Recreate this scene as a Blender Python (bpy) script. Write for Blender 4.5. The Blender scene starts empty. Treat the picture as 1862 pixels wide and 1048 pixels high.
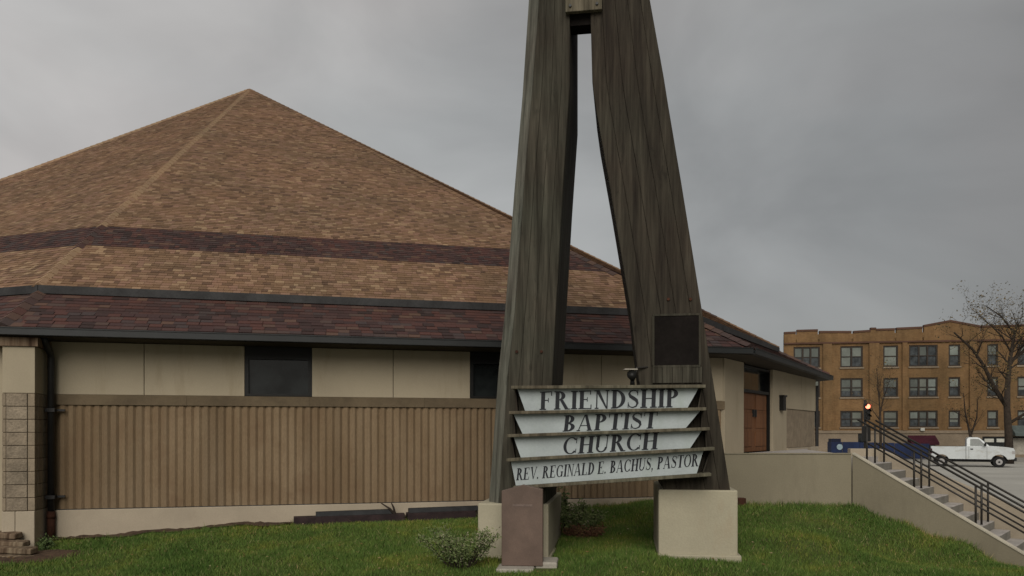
import bpy, math, random
import numpy as np
from mathutils import Vector, Matrix
random.seed(7)
rng = np.random.default_rng(7)
C = bpy.context.scene
COL = C.collection
R = math.radians

# ------------------------------------------------------------------ camera, sky, sun
CAM_Z = 2.6
cd = bpy.data.cameras.new('camera')
cam = bpy.data.objects.new('camera', cd)
COL.objects.link(cam)
cam.location = (0, 0, CAM_Z)
cam.rotation_euler = (R(90), 0, 0)
cd.sensor_width = 36
cd.lens = 1400 / 1862 * 36
cd.shift_y = (785 - 524) / 1862
cd.clip_end = 3000
C.camera = cam

world = bpy.data.worlds.new('World')
C.world = world
world.use_nodes = True
SUN_AZ, SUN_EL = R(-174), R(34)          # azimuth measured from +Y (view direction) towards +X
def build_world():
    nt = world.node_tree
    nt.nodes.clear()
    N, L = nt.nodes.new, nt.links.new
    out = N('ShaderNodeOutputWorld')
    bg = N('ShaderNodeBackground'); bg2 = N('ShaderNodeBackground'); add = N('ShaderNodeAddShader')
    sky = N('ShaderNodeTexSky'); sky.sky_type = 'NISHITA'; sky.sun_disc = False
    sky.sun_elevation = SUN_EL; sky.sun_rotation = SUN_AZ
    sky.dust_density = 4.0
    L(sky.outputs[0], bg.inputs[0]); bg.inputs[1].default_value = 0.004
    tc = N('ShaderNodeTexCoord')
    mp = N('ShaderNodeMapping'); mp.inputs['Scale'].default_value = (1.0, 1.0, 1.9)
    L(tc.outputs['Generated'], mp.inputs[0])
    n1 = N('ShaderNodeTexNoise'); n1.inputs['Scale'].default_value = 3.0; n1.inputs['Detail'].default_value = 5
    n1.inputs['Roughness'].default_value = 0.5; n1.inputs['Distortion'].default_value = 0.35
    L(mp.outputs[0], n1.inputs['Vector'])
    n2 = N('ShaderNodeTexNoise'); n2.inputs['Scale'].default_value = 1.3; n2.inputs['Detail'].default_value = 3
    L(mp.outputs[0], n2.inputs['Vector'])
    # brighter towards the veiled sun on the left
    dot = N('ShaderNodeVectorMath'); dot.operation = 'DOT_PRODUCT'
    L(tc.outputs['Generated'], dot.inputs[0]); dot.inputs[1].default_value = (-0.92, 0.20, 0.33)
    mr = N('ShaderNodeMapRange'); mr.inputs[1].default_value = -0.75; mr.inputs[2].default_value = 0.85
    mr.inputs[3].default_value = 0.073; mr.inputs[4].default_value = 0.285
    L(dot.outputs['Value'], mr.inputs[0])
    a1 = N('ShaderNodeMapRange'); a1.inputs[1].default_value = 0.3; a1.inputs[2].default_value = 0.7
    a1.inputs[3].default_value = 0.80; a1.inputs[4].default_value = 1.17
    L(n1.outputs[0], a1.inputs[0])
    m = N('ShaderNodeMath'); m.operation = 'MULTIPLY'
    L(mr.outputs[0], m.inputs[0]); L(a1.outputs[0], m.inputs[1])
    # thin bright band of lighter cloud low over the horizon
    sp = N('ShaderNodeSeparateXYZ'); L(tc.outputs['Generated'], sp.inputs[0])
    hz = N('ShaderNodeMapRange'); hz.inputs[1].default_value = 0.0; hz.inputs[2].default_value = 0.26
    hz.inputs[3].default_value = 1.22; hz.inputs[4].default_value = 1.0
    L(sp.outputs[2], hz.inputs[0])
    m2 = N('ShaderNodeMath'); m2.operation = 'MULTIPLY'
    L(m.outputs[0], m2.inputs[0]); L(hz.outputs[0], m2.inputs[1])
    cr = N('ShaderNodeValToRGB')
    cr.color_ramp.elements[0].position = 0.36; cr.color_ramp.elements[0].color = (1.05, 0.99, 0.955, 1)
    cr.color_ramp.elements[1].position = 0.62; cr.color_ramp.elements[1].color = (0.985, 1.0, 0.985, 1)
    L(n2.outputs[0], cr.inputs[0])
    L(cr.outputs[0], bg2.inputs[0]); L(m2.outputs[0], bg2.inputs[1])
    L(bg.outputs[0], add.inputs[0]); L(bg2.outputs[0], add.inputs[1])
    L(add.outputs[0], out.inputs[0])
build_world()
sd = bpy.data.lights.new('sun', 'SUN')
sd.energy = 1.5; sd.angle = R(48); sd.color = (1.0, 0.95, 0.88)
sun = bpy.data.objects.new('sun', sd); COL.objects.link(sun)
dirv = Vector((math.sin(SUN_AZ) * math.cos(SUN_EL), math.cos(SUN_AZ) * math.cos(SUN_EL), math.sin(SUN_EL)))
sun.rotation_euler = dirv.to_track_quat('Z', 'Y').to_euler()
vs = C.view_settings
vs.view_transform = 'Standard'; vs.look = 'None'; vs.exposure = 0.75; vs.gamma = 1.0
vs.use_curve_mapping = False

# ------------------------------------------------------------------ helpers
def kx(px): return (px - 931) / 1400.0
def zz(py, D): return CAM_Z + (785 - py) * D / 1400.0      # height of a point seen at row py when D metres away

def empty(name, loc=(0, 0, 0)):
    o = bpy.data.objects.new(name, None); COL.objects.link(o); o.location = loc
    o.empty_display_size = 0.2
    return o
def tag(o, label=None, cat=None, group=None, kind=None):
    if label: o['label'] = label
    if cat: o['category'] = cat
    if group: o['group'] = group
    if kind: o['kind'] = kind
    return o

class MB:
    def __init__(s): s.v = []; s.f = []; s.c = []
    def quadmesh(s, vs_, fs, col=None):
        b = len(s.v); s.v += [tuple(p) for p in vs_]; s.f += [tuple(i + b for i in f) for f in fs]
        s.c += [col if col is not None else (0.5, 0.5, 0.5)] * len(vs_)
    def hexa(s, p, col=None):      # p: 4 bottom + 4 top, ccw from above
        s.quadmesh(p, [(3, 2, 1, 0), (4, 5, 6, 7), (0, 1, 5, 4), (1, 2, 6, 5), (2, 3, 7, 6), (3, 0, 4, 7)], col)
        return s
    def box(s, x0, x1, y0, y1, z0, z1, col=None):
        return s.hexa([(x0, y0, z0), (x1, y0, z0), (x1, y1, z0), (x0, y1, z0), (x0, y0, z1), (x1, y0, z1), (x1, y1, z1), (x0, y1, z1)], col)
    def fbox(s, F, u0, u1, n0, n1, z0, z1, col=None):   # frame box, n positive = outward
        P = F.p
        return s.hexa([P(u0, n1, z0), P(u1, n1, z0), P(u1, n0, z0), P(u0, n0, z0), P(u0, n1, z1), P(u1, n1, z1), P(u1, n0, z1), P(u0, n0, z1)], col)
    def prism(s, pts, z0, z1):
        n = len(pts); b = [(x, y, z0) for x, y in pts]; t = [(x, y, z1) for x, y in pts]
        s.quadmesh(b + t, [tuple(range(n - 1, -1, -1)), tuple(range(n, 2 * n))] + [(i, (i + 1) % n, (i + 1) % n + n, i + n) for i in range(n)])
        return s
    def tube(s, pts, rad, n=8, col=None):
        pts = [Vector(p) for p in pts]
        if not hasattr(rad, '__len__'): rad = [rad] * len(pts)
        rings = []
        for i, p in enumerate(pts):
            d = (pts[min(i + 1, len(pts) - 1)] - pts[max(i - 1, 0)]).normalized()
            up = Vector((0, 0, 1)) if abs(d.z) < 0.9 else Vector((0, 1, 0))
            a = d.cross(up).normalized(); b = d.cross(a)
            rings.append([p + (a * math.cos(2 * math.pi * k / n) + b * math.sin(2 * math.pi * k / n)) * rad[i] for k in range(n)])
        vs_ = [q for r in rings for q in r]
        fs = [(i * n + k, i * n + (k + 1) % n, (i + 1) * n + (k + 1) % n, (i + 1) * n + k) for i in range(len(pts) - 1) for k in range(n)]
        fs += [tuple(range(n - 1, -1, -1)), tuple(range((len(pts) - 1) * n, len(pts) * n))]
        s.quadmesh(vs_, fs, col)
        return s
    def build(s, name, m, parent=None, smooth=False, bevel=0, color=False):
        me = bpy.data.meshes.new(name)
        me.from_pydata(s.v, [], s.f); me.update()
        if color:
            at = me.color_attributes.new('Col', 'FLOAT_COLOR', 'POINT')
            arr = np.ones((len(s.v), 4), dtype=np.float32); arr[:, :3] = np.array(s.c, dtype=np.float32)
            at.data.foreach_set('color', arr.ravel())
        if m: me.materials.append(m)
        if smooth: me.polygons.foreach_set('use_smooth', [True] * len(me.polygons))
        o = bpy.data.objects.new(name, me); COL.objects.link(o)
        if parent: 
            o.parent = parent
            o.matrix_parent_inverse = Matrix.Translation(-Vector(root_loc(parent)))
        if bevel:
            b = o.modifiers.new('bevel', 'BEVEL'); b.width = bevel; b.segments = 2; b.limit_method = 'ANGLE'
        return o
def root_loc(o):
    v = Vector((0, 0, 0))
    # parents of ours are either things with a location or parts at the origin of world space
    return v + Vector(o.get('wloc', (0, 0, 0)))
def thing(name, loc, label, cat, group=None):
    o = empty(name, loc); o['wloc'] = loc; tag(o, label, cat, group)
    return o
def inst(name, me, parent, loc=(0, 0, 0), rot=None, scale=None):
    o = bpy.data.objects.new(name, me); COL.objects.link(o)
    o.location = loc
    if rot is not None: o.rotation_euler = rot
    if scale is not None: o.scale = scale
    o.parent = parent
    o.matrix_parent_inverse = Matrix.Translation(-Vector(root_loc(parent)))
    return o

class Frame:
    def __init__(s, ox, oy, dx, dy):
        l = math.hypot(dx, dy); s.ox, s.oy, s.dx, s.dy, s.len = ox, oy, dx / l, dy / l, l
        s.nx, s.ny = s.dy, -s.dx
    def p(s, u, n, z): return (s.ox + s.dx * u + s.nx * n, s.oy + s.dy * u + s.ny * n, z)
    def u(s, px, n=0):
        k = kx(px); X = s.ox + s.nx * n; D = s.oy + s.ny * n
        return (k * D - X) / (s.dx - k * s.dy)
    def D(s, px, n=0): return s.oy + s.ny * n + s.dy * s.u(px, n)
    def z(s, px, py, n=0): return zz(py, s.D(px, n))
    def ang(s): return math.atan2(s.dy, s.dx)

# ------------------------------------------------------------------ materials
def ramp(nt, fac, stops):
    cr = nt.nodes.new('ShaderNodeValToRGB')
    els = cr.color_ramp.elements
    while len(els) < len(stops): els.new(0.5)
    for e, (p, c) in zip(els, stops):
        e.position = p; e.color = (c[0], c[1], c[2], 1)
    nt.links.new(fac, cr.inputs[0]); return cr.outputs[0]
def mixc(nt, fac, a, b, mode='MIX'):
    m = nt.nodes.new('ShaderNodeMix'); m.data_type = 'RGBA'; m.blend_type = mode
    for sock, v in ((0, fac), (6, a), (7, b)):
        if isinstance(v, (int, float)): m.inputs[sock].default_value = v
        elif isinstance(v, tuple): m.inputs[sock].default_value = (*v, 1) if len(v) == 3 else v
        else: nt.links.new(v, m.inputs[sock])
    return m.outputs[2]
def noise(nt, scale, detail=4, rough=0.55, vec=None, stretch=None, coord='pos', dist=0):
    n = nt.nodes.new('ShaderNodeTexNoise')
    n.inputs['Scale'].default_value = scale; n.inputs['Detail'].default_value = detail; n.inputs['Roughness'].default_value = rough
    n.inputs['Distortion'].default_value = dist
    if vec is None:
        if coord == 'pos': vec = nt.nodes.new('ShaderNodeNewGeometry').outputs['Position']
        else: vec = nt.nodes.new('ShaderNodeTexCoord').outputs['Object']
    if stretch:
        mp = nt.nodes.new('ShaderNodeMapping'); mp.inputs['Scale'].default_value = stretch
        nt.links.new(vec, mp.inputs[0]); vec = mp.outputs[0]
    nt.links.new(vec, n.inputs['Vector'])
    return n.outputs[0]
def base_mat(name, rough=0.8, spec=0.3, metal=0.0):
    m = bpy.data.materials.new(name); m.use_nodes = True
    nt = m.node_tree; b = nt.nodes['Principled BSDF']
    b.inputs['Roughness'].default_value = rough; b.inputs['Metallic'].default_value = metal
    b.inputs['Specular IOR Level'].default_value = spec
    return m, nt, b
def bump(nt, b, h, strength=0.3, dist=0.02):
    bp = nt.nodes.new('ShaderNodeBump'); bp.inputs['Strength'].default_value = strength; bp.inputs['Distance'].default_value = dist
    nt.links.new(h, bp.inputs['Height']); nt.links.new(bp.outputs[0], b.inputs['Normal'])
def sc(c, f): return tuple(x * f for x in c)
def mat(name, col, rough=0.8, var=0.25, scale=3.0, fine=40.0, bmp=0.2, stretch=None, objrand=0.0, spec=0.25, metal=0.0, col2=None, dirt=None):
    m, nt, b = base_mat(name, rough, spec, metal)
    n1 = noise(nt, scale, 5, 0.6, stretch=stretch)
    n2 = noise(nt, fine, 3, 0.6, stretch=stretch)
    c2 = col2 or sc(col, 1 - var)
    c = ramp(nt, n1, [(0.35, c2), (0.65, sc(col, 1 + var * 0.3))])
    f = ramp(nt, n2, [(0.3, (1 - var * 0.5,) * 3), (0.7, (1 + var * 0.35,) * 3)])
    c = mixc(nt, 1.0, c, f, 'MULTIPLY')
    if objrand:
        oi = nt.nodes.new('ShaderNodeObjectInfo')
        r = ramp(nt, oi.outputs['Random'], [(0, (1 - objrand,) * 3), (0.5, (1, 1 - objrand * .15, 1 - objrand * .3)), (1, (1 + objrand * 0.6,) * 3)])
        c = mixc(nt, 1.0, c, r, 'MULTIPLY')
    if dirt:
        n3 = noise(nt, dirt[1], 6, 0.7, stretch=dirt[3] if len(dirt) > 3 else None)
        fac = ramp(nt, n3, [(dirt[2], (0, 0, 0)), (dirt[2] + 0.22, (1, 1, 1))])
        c = mixc(nt, fac, c, dirt[0])
    nt.links.new(c, b.inputs['Base Color'])
    if bmp: bump(nt, b, n2, bmp)
    return m
def mat_attr(name, stops, rough=0.9, fine=60, bmp=0.3, big=None):
    """colour from a per-piece random value kept in the Col attribute"""
    m, nt, b = base_mat(name, rough, 0.2)
    a = nt.nodes.new('ShaderNodeAttribute'); a.attribute_name = 'Col'
    s = nt.nodes.new('ShaderNodeSeparateColor'); nt.links.new(a.outputs['Color'], s.inputs[0])
    c = ramp(nt, s.outputs[0], stops)
    n2 = noise(nt, fine, 3, 0.6)
    c = mixc(nt, 1.0, c, ramp(nt, n2, [(0.3, (0.82,) * 3), (0.7, (1.12,) * 3)]), 'MULTIPLY')
    n3 = noise(nt, big or 0.5, 4, 0.6)
    c = mixc(nt, 1.0, c, ramp(nt, n3, [(0.35, (0.86, 0.88, 0.86)), (0.65, (1.08, 1.04, 1.0))]), 'MULTIPLY')
    nt.links.new(c, b.inputs['Base Color'])
    if bmp: bump(nt, b, n2, bmp)
    return m

TAN = [(0.0, (0.108, 0.064, 0.041)), (0.25, (0.150, 0.092, 0.054)), (0.5, (0.186, 0.114, 0.067)), (0.72, (0.205, 0.121, 0.084)), (1.0, (0.268, 0.182, 0.110))]
MAR = [(0.0, (0.034, 0.022, 0.020)), (0.35, (0.055, 0.030, 0.028)), (0.6, (0.080, 0.036, 0.029)), (0.8, (0.050, 0.038, 0.037)), (1.0, (0.100, 0.058, 0.042))]
M = {}
M['tan'] = mat_attr('tan_shingle', TAN)
M['maroon'] = mat_attr('maroon_shingle', MAR)
def shingle_obj_mat():
    m, nt, b = base_mat('maroon_shingle_piece', 0.9, 0.2)
    oi = nt.nodes.new('ShaderNodeObjectInfo')
    c = ramp(nt, oi.outputs['Random'], MAR)
    n2 = noise(nt, 60, 3)
    c = mixc(nt, 1.0, c, ramp(nt, n2, [(0.3, (0.8,) * 3), (0.7, (1.12,) * 3)]), 'MULTIPLY')
    nt.links.new(c, b.inputs['Base Color']); bump(nt, b, n2, 0.3)
    return m
M['maroon_piece'] = shingle_obj_mat()
M['roof_deck'] = mat('roof_deck', (0.16, 0.11, 0.075), 0.95)
M['stucco'] = mat('cream_stucco', (0.345, 0.295, 0.21), 0.9, 0.10, 0.7, 50, 0.12, dirt=((0.27, 0.225, 0.15), 2.2, 0.54, (1, 1, 0.16)))
M['plinth'] = mat('painted_plinth', (0.36, 0.305, 0.228), 0.9, 0.12, 1.0, 45, 0.15, dirt=((0.27, 0.22, 0.16), 1.6, 0.55, (1, 1, 0.8)))
M['concrete_wall'] = mat('rendered_wall', (0.215, 0.19, 0.132), 0.9, 0.14, 0.5, 40, 0.15, dirt=((0.155, 0.135, 0.095), 1.3, 0.50, (1, 1, 0.22)))
M['pier'] = mat('painted_pier', (0.335, 0.305, 0.22), 0.85, 0.12, 0.8, 35, 0.2, dirt=((0.30, 0.25, 0.17), 2.2, 0.56, (1, 1, 0.3)))
M['batten'] = mat('ribbed_wall', (0.195, 0.143, 0.088), 0.9, 0.28, 1.8, 60, 0.3, (1, 1, 0.25), objrand=0.12, col2=(0.165, 0.115, 0.066), dirt=((0.150, 0.098, 0.056), 1.1, 0.50, (1, 1, 0.9)))
M['batten_back'] = mat('ribbed_wall_back', (0.17, 0.12, 0.068), 0.95, 0.25, 2)
M['band'] = mat('brown_ledge', (0.125, 0.094, 0.058), 0.9, 0.25, 1.6, 30, 0.2, dirt=((0.13, 0.10, 0.06), 2.5, 0.52))
M['block'] = mat('split_block', (0.25, 0.205, 0.15), 0.95, 0.3, 5, 26, 1.0, objrand=0.12)
M['block_s'] = mat('smooth_block', (0.235, 0.19, 0.135), 0.95, 0.2, 5, 40, 0.3, objrand=0.1)
M['mortar'] = mat('mortar', (0.17, 0.13, 0.09), 0.95)
M['dark'] = mat('dark_gutter_metal', (0.012, 0.014, 0.014), 0.55, 0.3, 2, 30, 0.05, spec=0.4)
M['fascia'] = mat('grey_fascia', (0.036, 0.036, 0.036), 0.7, 0.4, 2, 20, 0.05)
M['soffit'] = mat('soffit_board', (0.045, 0.035, 0.022), 0.8, 0.3)
M['pipe'] = mat('black_pipe', (0.016, 0.015, 0.015), 0.5, 0.3, 4, 40, 0.05, spec=0.4)
M['rust'] = mat('rusty_pipe', (0.055, 0.020, 0.010), 0.85, 0.5, 9, 60, 0.3)
M['frame'] = mat('black_frame', (0.008, 0.008, 0.007), 0.5, 0.2)
M['inside'] = mat('dark_interior', (0.012, 0.011, 0.010), 0.9)
def glass(name, col=(0.012, 0.014, 0.014), rough=0.08):
    m, nt, b = base_mat(name, rough, 0.5)
    n = noise(nt, 2.2, 3)
    c = ramp(nt, n, [(0.35, sc(col, 0.6)), (0.7, sc(col, 1.8))])
    nt.links.new(c, b.inputs['Base Color'])
    bump(nt, b, noise(nt, 1.1, 2), 0.05, 0.05)
    return m
M['glass'] = glass('dark_window_glass')
M['apt_glass'] = glass('apartment_glass', (0.035, 0.04, 0.042), 0.12)
def wood(name, a, bcol, ccol, objrand=0.0):
    m, nt, b = base_mat(name, 0.9, 0.15)
    n1 = noise(nt, 9.0, 6, 0.65, stretch=(1, 1, 0.055), dist=0.2)
    n2 = noise(nt, 30, 4, 0.65, stretch=(1, 1, 0.05))
    n3 = noise(nt, 0.7, 4, 0.6)
    n4 = noise(nt, 5, 5, 0.7, stretch=(1, 1, 0.35))
    c = ramp(nt, n1, [(0.32, a), (0.5, bcol), (0.7, ccol)])
    c = mixc(nt, 1.0, c, ramp(nt, n2, [(0.28, (0.72,) * 3), (0.62, (1.12,) * 3)]), 'MULTIPLY')
    c = mixc(nt, 1.0, c, ramp(nt, n3, [(0.35, (1.0, 0.90, 0.86)), (0.65, (1.02, 1.03, 0.98))]), 'MULTIPLY')
    c = mixc(nt, ramp(nt, n4, [(0.60, (0, 0, 0)), (0.72, (0.6,) * 3)]), c, sc(a, 0.5))
    nt.links.new(c, b.inputs['Base Color']); bump(nt, b, n2, 0.5, 0.01)
    return m
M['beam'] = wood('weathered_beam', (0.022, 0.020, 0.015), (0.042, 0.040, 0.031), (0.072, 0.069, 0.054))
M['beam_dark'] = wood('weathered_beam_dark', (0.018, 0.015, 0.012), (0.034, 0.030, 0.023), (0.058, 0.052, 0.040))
M['beam_grey'] = wood('weathered_board_grey', (0.050, 0.050, 0.041), (0.105, 0.107, 0.090), (0.165, 0.168, 0.142))  # own wood colour of the separate corner board, paler grey than the leg
M['ledge'] = wood('sign_ledge_wood', (0.05, 0.046, 0.033), (0.095, 0.088, 0.064), (0.15, 0.14, 0.105))
M['plate'] = mat('dark_plate', (0.012, 0.010, 0.009), 0.9, 0.3, 2, 20, 0.1, spec=0.05)
M['sign'] = mat('sign_panel', (0.345, 0.385, 0.385), 0.55, 0.14, 1.4, 30, 0.05, dirt=((0.29, 0.335, 0.31), 2.0, 0.5, (1, 1, 0.4)))
M['letter'] = mat('black_letter', (0.008, 0.010, 0.014), 0.5, 0.1)
M['granite'] = mat('brown_granite', (0.125, 0.085, 0.065), 0.55, 0.25, 2.5, 90, 0.1, spec=0.3)
M['granite_inset'] = mat('worn_inscription', (0.17, 0.125, 0.105), 0.7, 0.3, 5, 60, 0.1)
M['concrete'] = mat('concrete', (0.34, 0.315, 0.265), 0.95, 0.25, 2.5, 40, 0.3)
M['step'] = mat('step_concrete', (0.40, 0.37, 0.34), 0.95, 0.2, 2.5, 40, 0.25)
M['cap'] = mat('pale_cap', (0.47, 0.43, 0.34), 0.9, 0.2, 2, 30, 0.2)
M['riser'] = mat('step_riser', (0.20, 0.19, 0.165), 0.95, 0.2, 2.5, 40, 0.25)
M['rail'] = mat('dark_bronze_rail', (0.020, 0.017, 0.013), 0.5, 0.3, 6, 40, 0.05, spec=0.4)
M['door'] = mat('orange_wood_door', (0.16, 0.070, 0.030), 0.7, 0.35, 3, 40, 0.1, (1, 1, 0.1))
M['timber'] = wood('old_timber', (0.05, 0.032, 0.020), (0.13, 0.095, 0.065), (0.21, 0.17, 0.12))
M['board'] = mat('dark_old_board', (0.030, 0.018, 0.018), 0.8, 0.45, 4, 40, 0.2)
M['board2'] = mat('black_old_board', (0.020, 0.021, 0.022), 0.7, 0.4, 4, 40, 0.2)
M['bark'] = mat('bark', (0.040, 0.030, 0.022), 0.95, 0.35, 6, 40, 0.5)
M['soil'] = mat('bare_soil', (0.075, 0.046, 0.028), 0.98, 0.5, 6, 40, 0.7)
M['asphalt'] = mat('asphalt', (0.34, 0.33, 0.295), 0.95, 0.15, 0.25, 30, 0.2, dirt=((0.28, 0.27, 0.245), 0.4, 0.55))
M['pavement'] = mat('pavement', (0.27, 0.26, 0.23), 0.95, 0.2, 0.8, 20, 0.2)
M['apt'] = None
M['stone'] = mat('limestone', (0.215, 0.170, 0.120), 0.9, 0.2, 0.5, 8, 0.1)
M['coping'] = mat('parapet_coping', (0.085, 0.045, 0.030), 0.9, 0.25, 0.6)
M['apt_frame'] = mat('brown_window_frame', (0.032, 0.024, 0.018), 0.7, 0.2)
M['blind'] = mat('window_blind', (0.15, 0.17, 0.155), 0.9, 0.25, 0.8, objrand=0.4)
M['blue'] = mat('blue_panel', (0.008, 0.018, 0.060), 0.6, 0.35, 0.6)
M['navy'] = mat('navy_panel', (0.006, 0.010, 0.030), 0.6, 0.35, 0.6)
M['pale'] = mat('pale_mark', (0.25, 0.33, 0.36), 0.7, 0.2, 4)
M['awning_red'] = mat('dark_red_awning', (0.048, 0.008, 0.016), 0.8, 0.3, 1)
M['awning_grey'] = mat('grey_green_awning', (0.085, 0.105, 0.100), 0.8, 0.3, 1)
M['white_paint'] = mat('white_car_paint', (0.50, 0.53, 0.53), 0.3, 0.10, 1, 20, 0.0, spec=0.5, dirt=((0.36, 0.36, 0.33), 1.6, 0.52, (1, 1, 2)))
M['tyre'] = mat('tyre_rubber', (0.012, 0.012, 0.012), 0.85, 0.2)
M['rim'] = mat('steel_rim', (0.30, 0.29, 0.28), 0.4, 0.1, spec=0.5)
M['trim'] = mat('black_trim', (0.015, 0.015, 0.015), 0.6, 0.2)
M['car_glass'] = glass('car_glass', (0.03, 0.045, 0.035), 0.05)
M['sign_white'] = mat('white_shop_card', (0.45, 0.45, 0.40), 0.8, 0.1)

def brick_mat(name, c1, c2, mort, scale=1.0):
    m, nt, b = base_mat(name, 0.95, 0.2)
    g = nt.nodes.new('ShaderNodeNewGeometry')
    sp = nt.nodes.new('ShaderNodeSeparateXYZ'); nt.links.new(g.outputs['Position'], sp.inputs[0])
    cb = nt.nodes.new('ShaderNodeCombineXYZ'); nt.links.new(sp.outputs[0], cb.inputs[0]); nt.links.new(sp.outputs[2], cb.inputs[1])
    bt = nt.nodes.new('ShaderNodeTexBrick')
    nt.links.new(cb.outputs[0], bt.inputs['Vector'])
    bt.inputs['Color1'].default_value = (*c1, 1); bt.inputs['Color2'].default_value = (*c2, 1); bt.inputs['Mortar'].default_value = (*mort, 1)
    bt.inputs['Scale'].default_value = 1.0; bt.inputs['Brick Width'].default_value = 0.215 * scale
    bt.inputs['Row Height'].default_value = 0.075 * scale; bt.inputs['Mortar Size'].default_value = 0.01 * scale
    n = noise(nt, 0.35, 5, 0.65)
    c = mixc(nt, 1.0, bt.outputs[0], ramp(nt, n, [(0.35, (0.80, 0.80, 0.74)), (0.65, (1.15, 1.08, 0.98))]), 'MULTIPLY')
    n2 = noise(nt, 1.8, 5, 0.7, stretch=(1, 1, 0.3))
    c = mixc(nt, 1.0, c, ramp(nt, n2, [(0.35, (0.82, 0.80, 0.78)), (0.6, (1.08,) * 3)]), 'MULTIPLY')
    nt.links.new(c, b.inputs['Base Color'])
    return m
M['apt'] = brick_mat('apartment_brick', (0.180, 0.108, 0.049), (0.142, 0.083, 0.038), (0.13, 0.095, 0.06))

def grass_mats():
    m, nt, b = base_mat('lawn_turf', 0.95, 0.15)
    n1 = noise(nt, 0.9, 5, 0.65); n2 = noise(nt, 14, 5, 0.7)
    c = ramp(nt, n1, [(0.35, (0.045, 0.060, 0.016)), (0.65, (0.080, 0.095, 0.026))])
    c = mixc(nt, 1.0, c, ramp(nt, n2, [(0.3, (0.6,) * 3), (0.7, (1.3,) * 3)]), 'MULTIPLY')
    nt.links.new(c, b.inputs['Base Color']); bump(nt, b, n2, 0.8, 0.03)
    M['lawn'] = m
    m, nt, b = base_mat('grass_blade', 0.75, 0.25)
    a = nt.nodes.new('ShaderNodeAttribute'); a.attribute_name = 'Col'
    s = nt.nodes.new('ShaderNodeSeparateColor'); nt.links.new(a.outputs['Color'], s.inputs[0])
    c = ramp(nt, s.outputs[0], [(0.0, (0.050, 0.090, 0.016)), (0.5, (0.092, 0.148, 0.025)), (0.85, (0.145, 0.185, 0.040)), (1.0, (0.26, 0.22, 0.10))])
    n = noise(nt, 0.8, 5, 0.65)
    c = mixc(nt, 1.0, c, ramp(nt, n, [(0.33, (0.58, 0.72, 0.6)), (0.5, (0.98, 1.0, 1.0)), (0.66, (1.5, 1.16, 1.0))]), 'MULTIPLY')
    nt.links.new(c, b.inputs['Base Color'])
    M['blade'] = m
grass_mats()
M['leaf_green'] = mat_attr('shrub_leaf', [(0, (0.045, 0.075, 0.026)), (0.5, (0.105, 0.145, 0.048)), (0.8, (0.16, 0.18, 0.080)), (1, (0.23, 0.21, 0.15))], 0.8, 30, 0)
M['leaf_red'] = mat_attr('red_shrub_leaf', [(0, (0.075, 0.034, 0.022)), (0.5, (0.125, 0.060, 0.036)), (1, (0.15, 0.105, 0.045))], 0.8, 30, 0)
M['leaf_dark'] = mat_attr('tree_leaf', [(0, (0.030, 0.026, 0.016)), (0.5, (0.065, 0.052, 0.024)), (1, (0.14, 0.095, 0.030))], 0.8, 30, 0)

# ------------------------------------------------------------------ ground
CTRL = np.array([(-8.9, 15.15, -2.13), (-8.4, 15.2, -2.10), (-7, 15.6, -2.02), (-5.5, 15.9, -1.93), (-3, 16.5, -1.93), (-.5, 17.0, -1.91), (1, 17.3, -1.82), (2, 17.7, -1.74), (3.4, 17.2, -1.60),
    (4.7, 16, -1.53), (6, 15.9, -1.53), (7.07, 16, -1.53), (7.7, 15.4, -1.80), (8.3, 14.9, -2.10), (9.3, 14, -2.53), (3.0, 12.0, -1.99), (2.2, 12.2, -1.95), (.0, 12.5, -2.04), (-.6, 12.5, -2.05),
    (0.2, 11.7, -2.10), (1.2, 14.0, -1.97), (-9.2, 14.2, -2.30), (-11, 14.2, -2.38), (-8, 12.5, -2.38), (0, 11, -2.22), (5, 12, -2.2), (4.6, 14.0, -1.82), (7.2, 13.4, -2.35), (-4, 13.4, -2.14), (-4, 11.2, -2.33), (3, 10.6, -2.32),
    (-15, 14, -2.5), (-15, 18, -2.45), (-24, 16, -2.5)] + [(x, 8.0, -2.52) for x in (-20, -14, -10, -6, -3, 0, 3, 6, 9)])
def hgt(x, y):
    x = np.asarray(x, float); y = np.asarray(y, float)
    d2 = (x[..., None] - CTRL[:, 0]) ** 2 + (y[..., None] - CTRL[:, 1]) ** 2 + 0.12
    w = d2 ** -1.6
    return (w * CTRL[:, 2]).sum(-1) / w.sum(-1) + CAM_Z

def sheet(name, pts, z, m, label=None):
    b = MB(); n = len(pts)
    b.quadmesh([(x, y, z) for x, y in pts], [tuple(range(n))])
    o = b.build(name, m); tag(o, label, kind='structure'); return o
g = MB(); g.quadmesh([(-900, -600, -0.004), (900, -600, -0.004), (900, 1500, -0.004), (-900, 1500, -0.004)], [(0, 1, 2, 3)])
tag(g.build('ground', M['pavement']), 'flat ground reaching the horizon', kind='structure')
sheet('street', [(9.9, 27), (200, 5), (200, 48), (10.5, 66)], 0.004, M['asphalt'], 'grey asphalt street beyond the entrance steps')
sheet('road', [(-200, -14), (200, -14), (200, 3.5), (-200, 3.5)], 0.004, M['asphalt'], 'road in front of the church lawn')
b = MB(); b.box(-60, 60, 3.5, 3.65, 0, 0.13); tag(b.build('kerb', M['concrete']), 'kerb of the road in front of the lawn', kind='structure')
# raised pavement in front of the flats, with its kerb
b = MB(); b.hexa([(14, 66.4, 0), (90, 55.0, 0), (90, 80, 0), (14, 80, 0), (14, 66.4, 0.13), (90, 55.0, 0.13), (90, 80, 0.13), (14, 80, 0.13)])
tag(b.build('pavement', M['pavement']), 'raised pavement in front of the brick flats', kind='structure')

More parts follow.
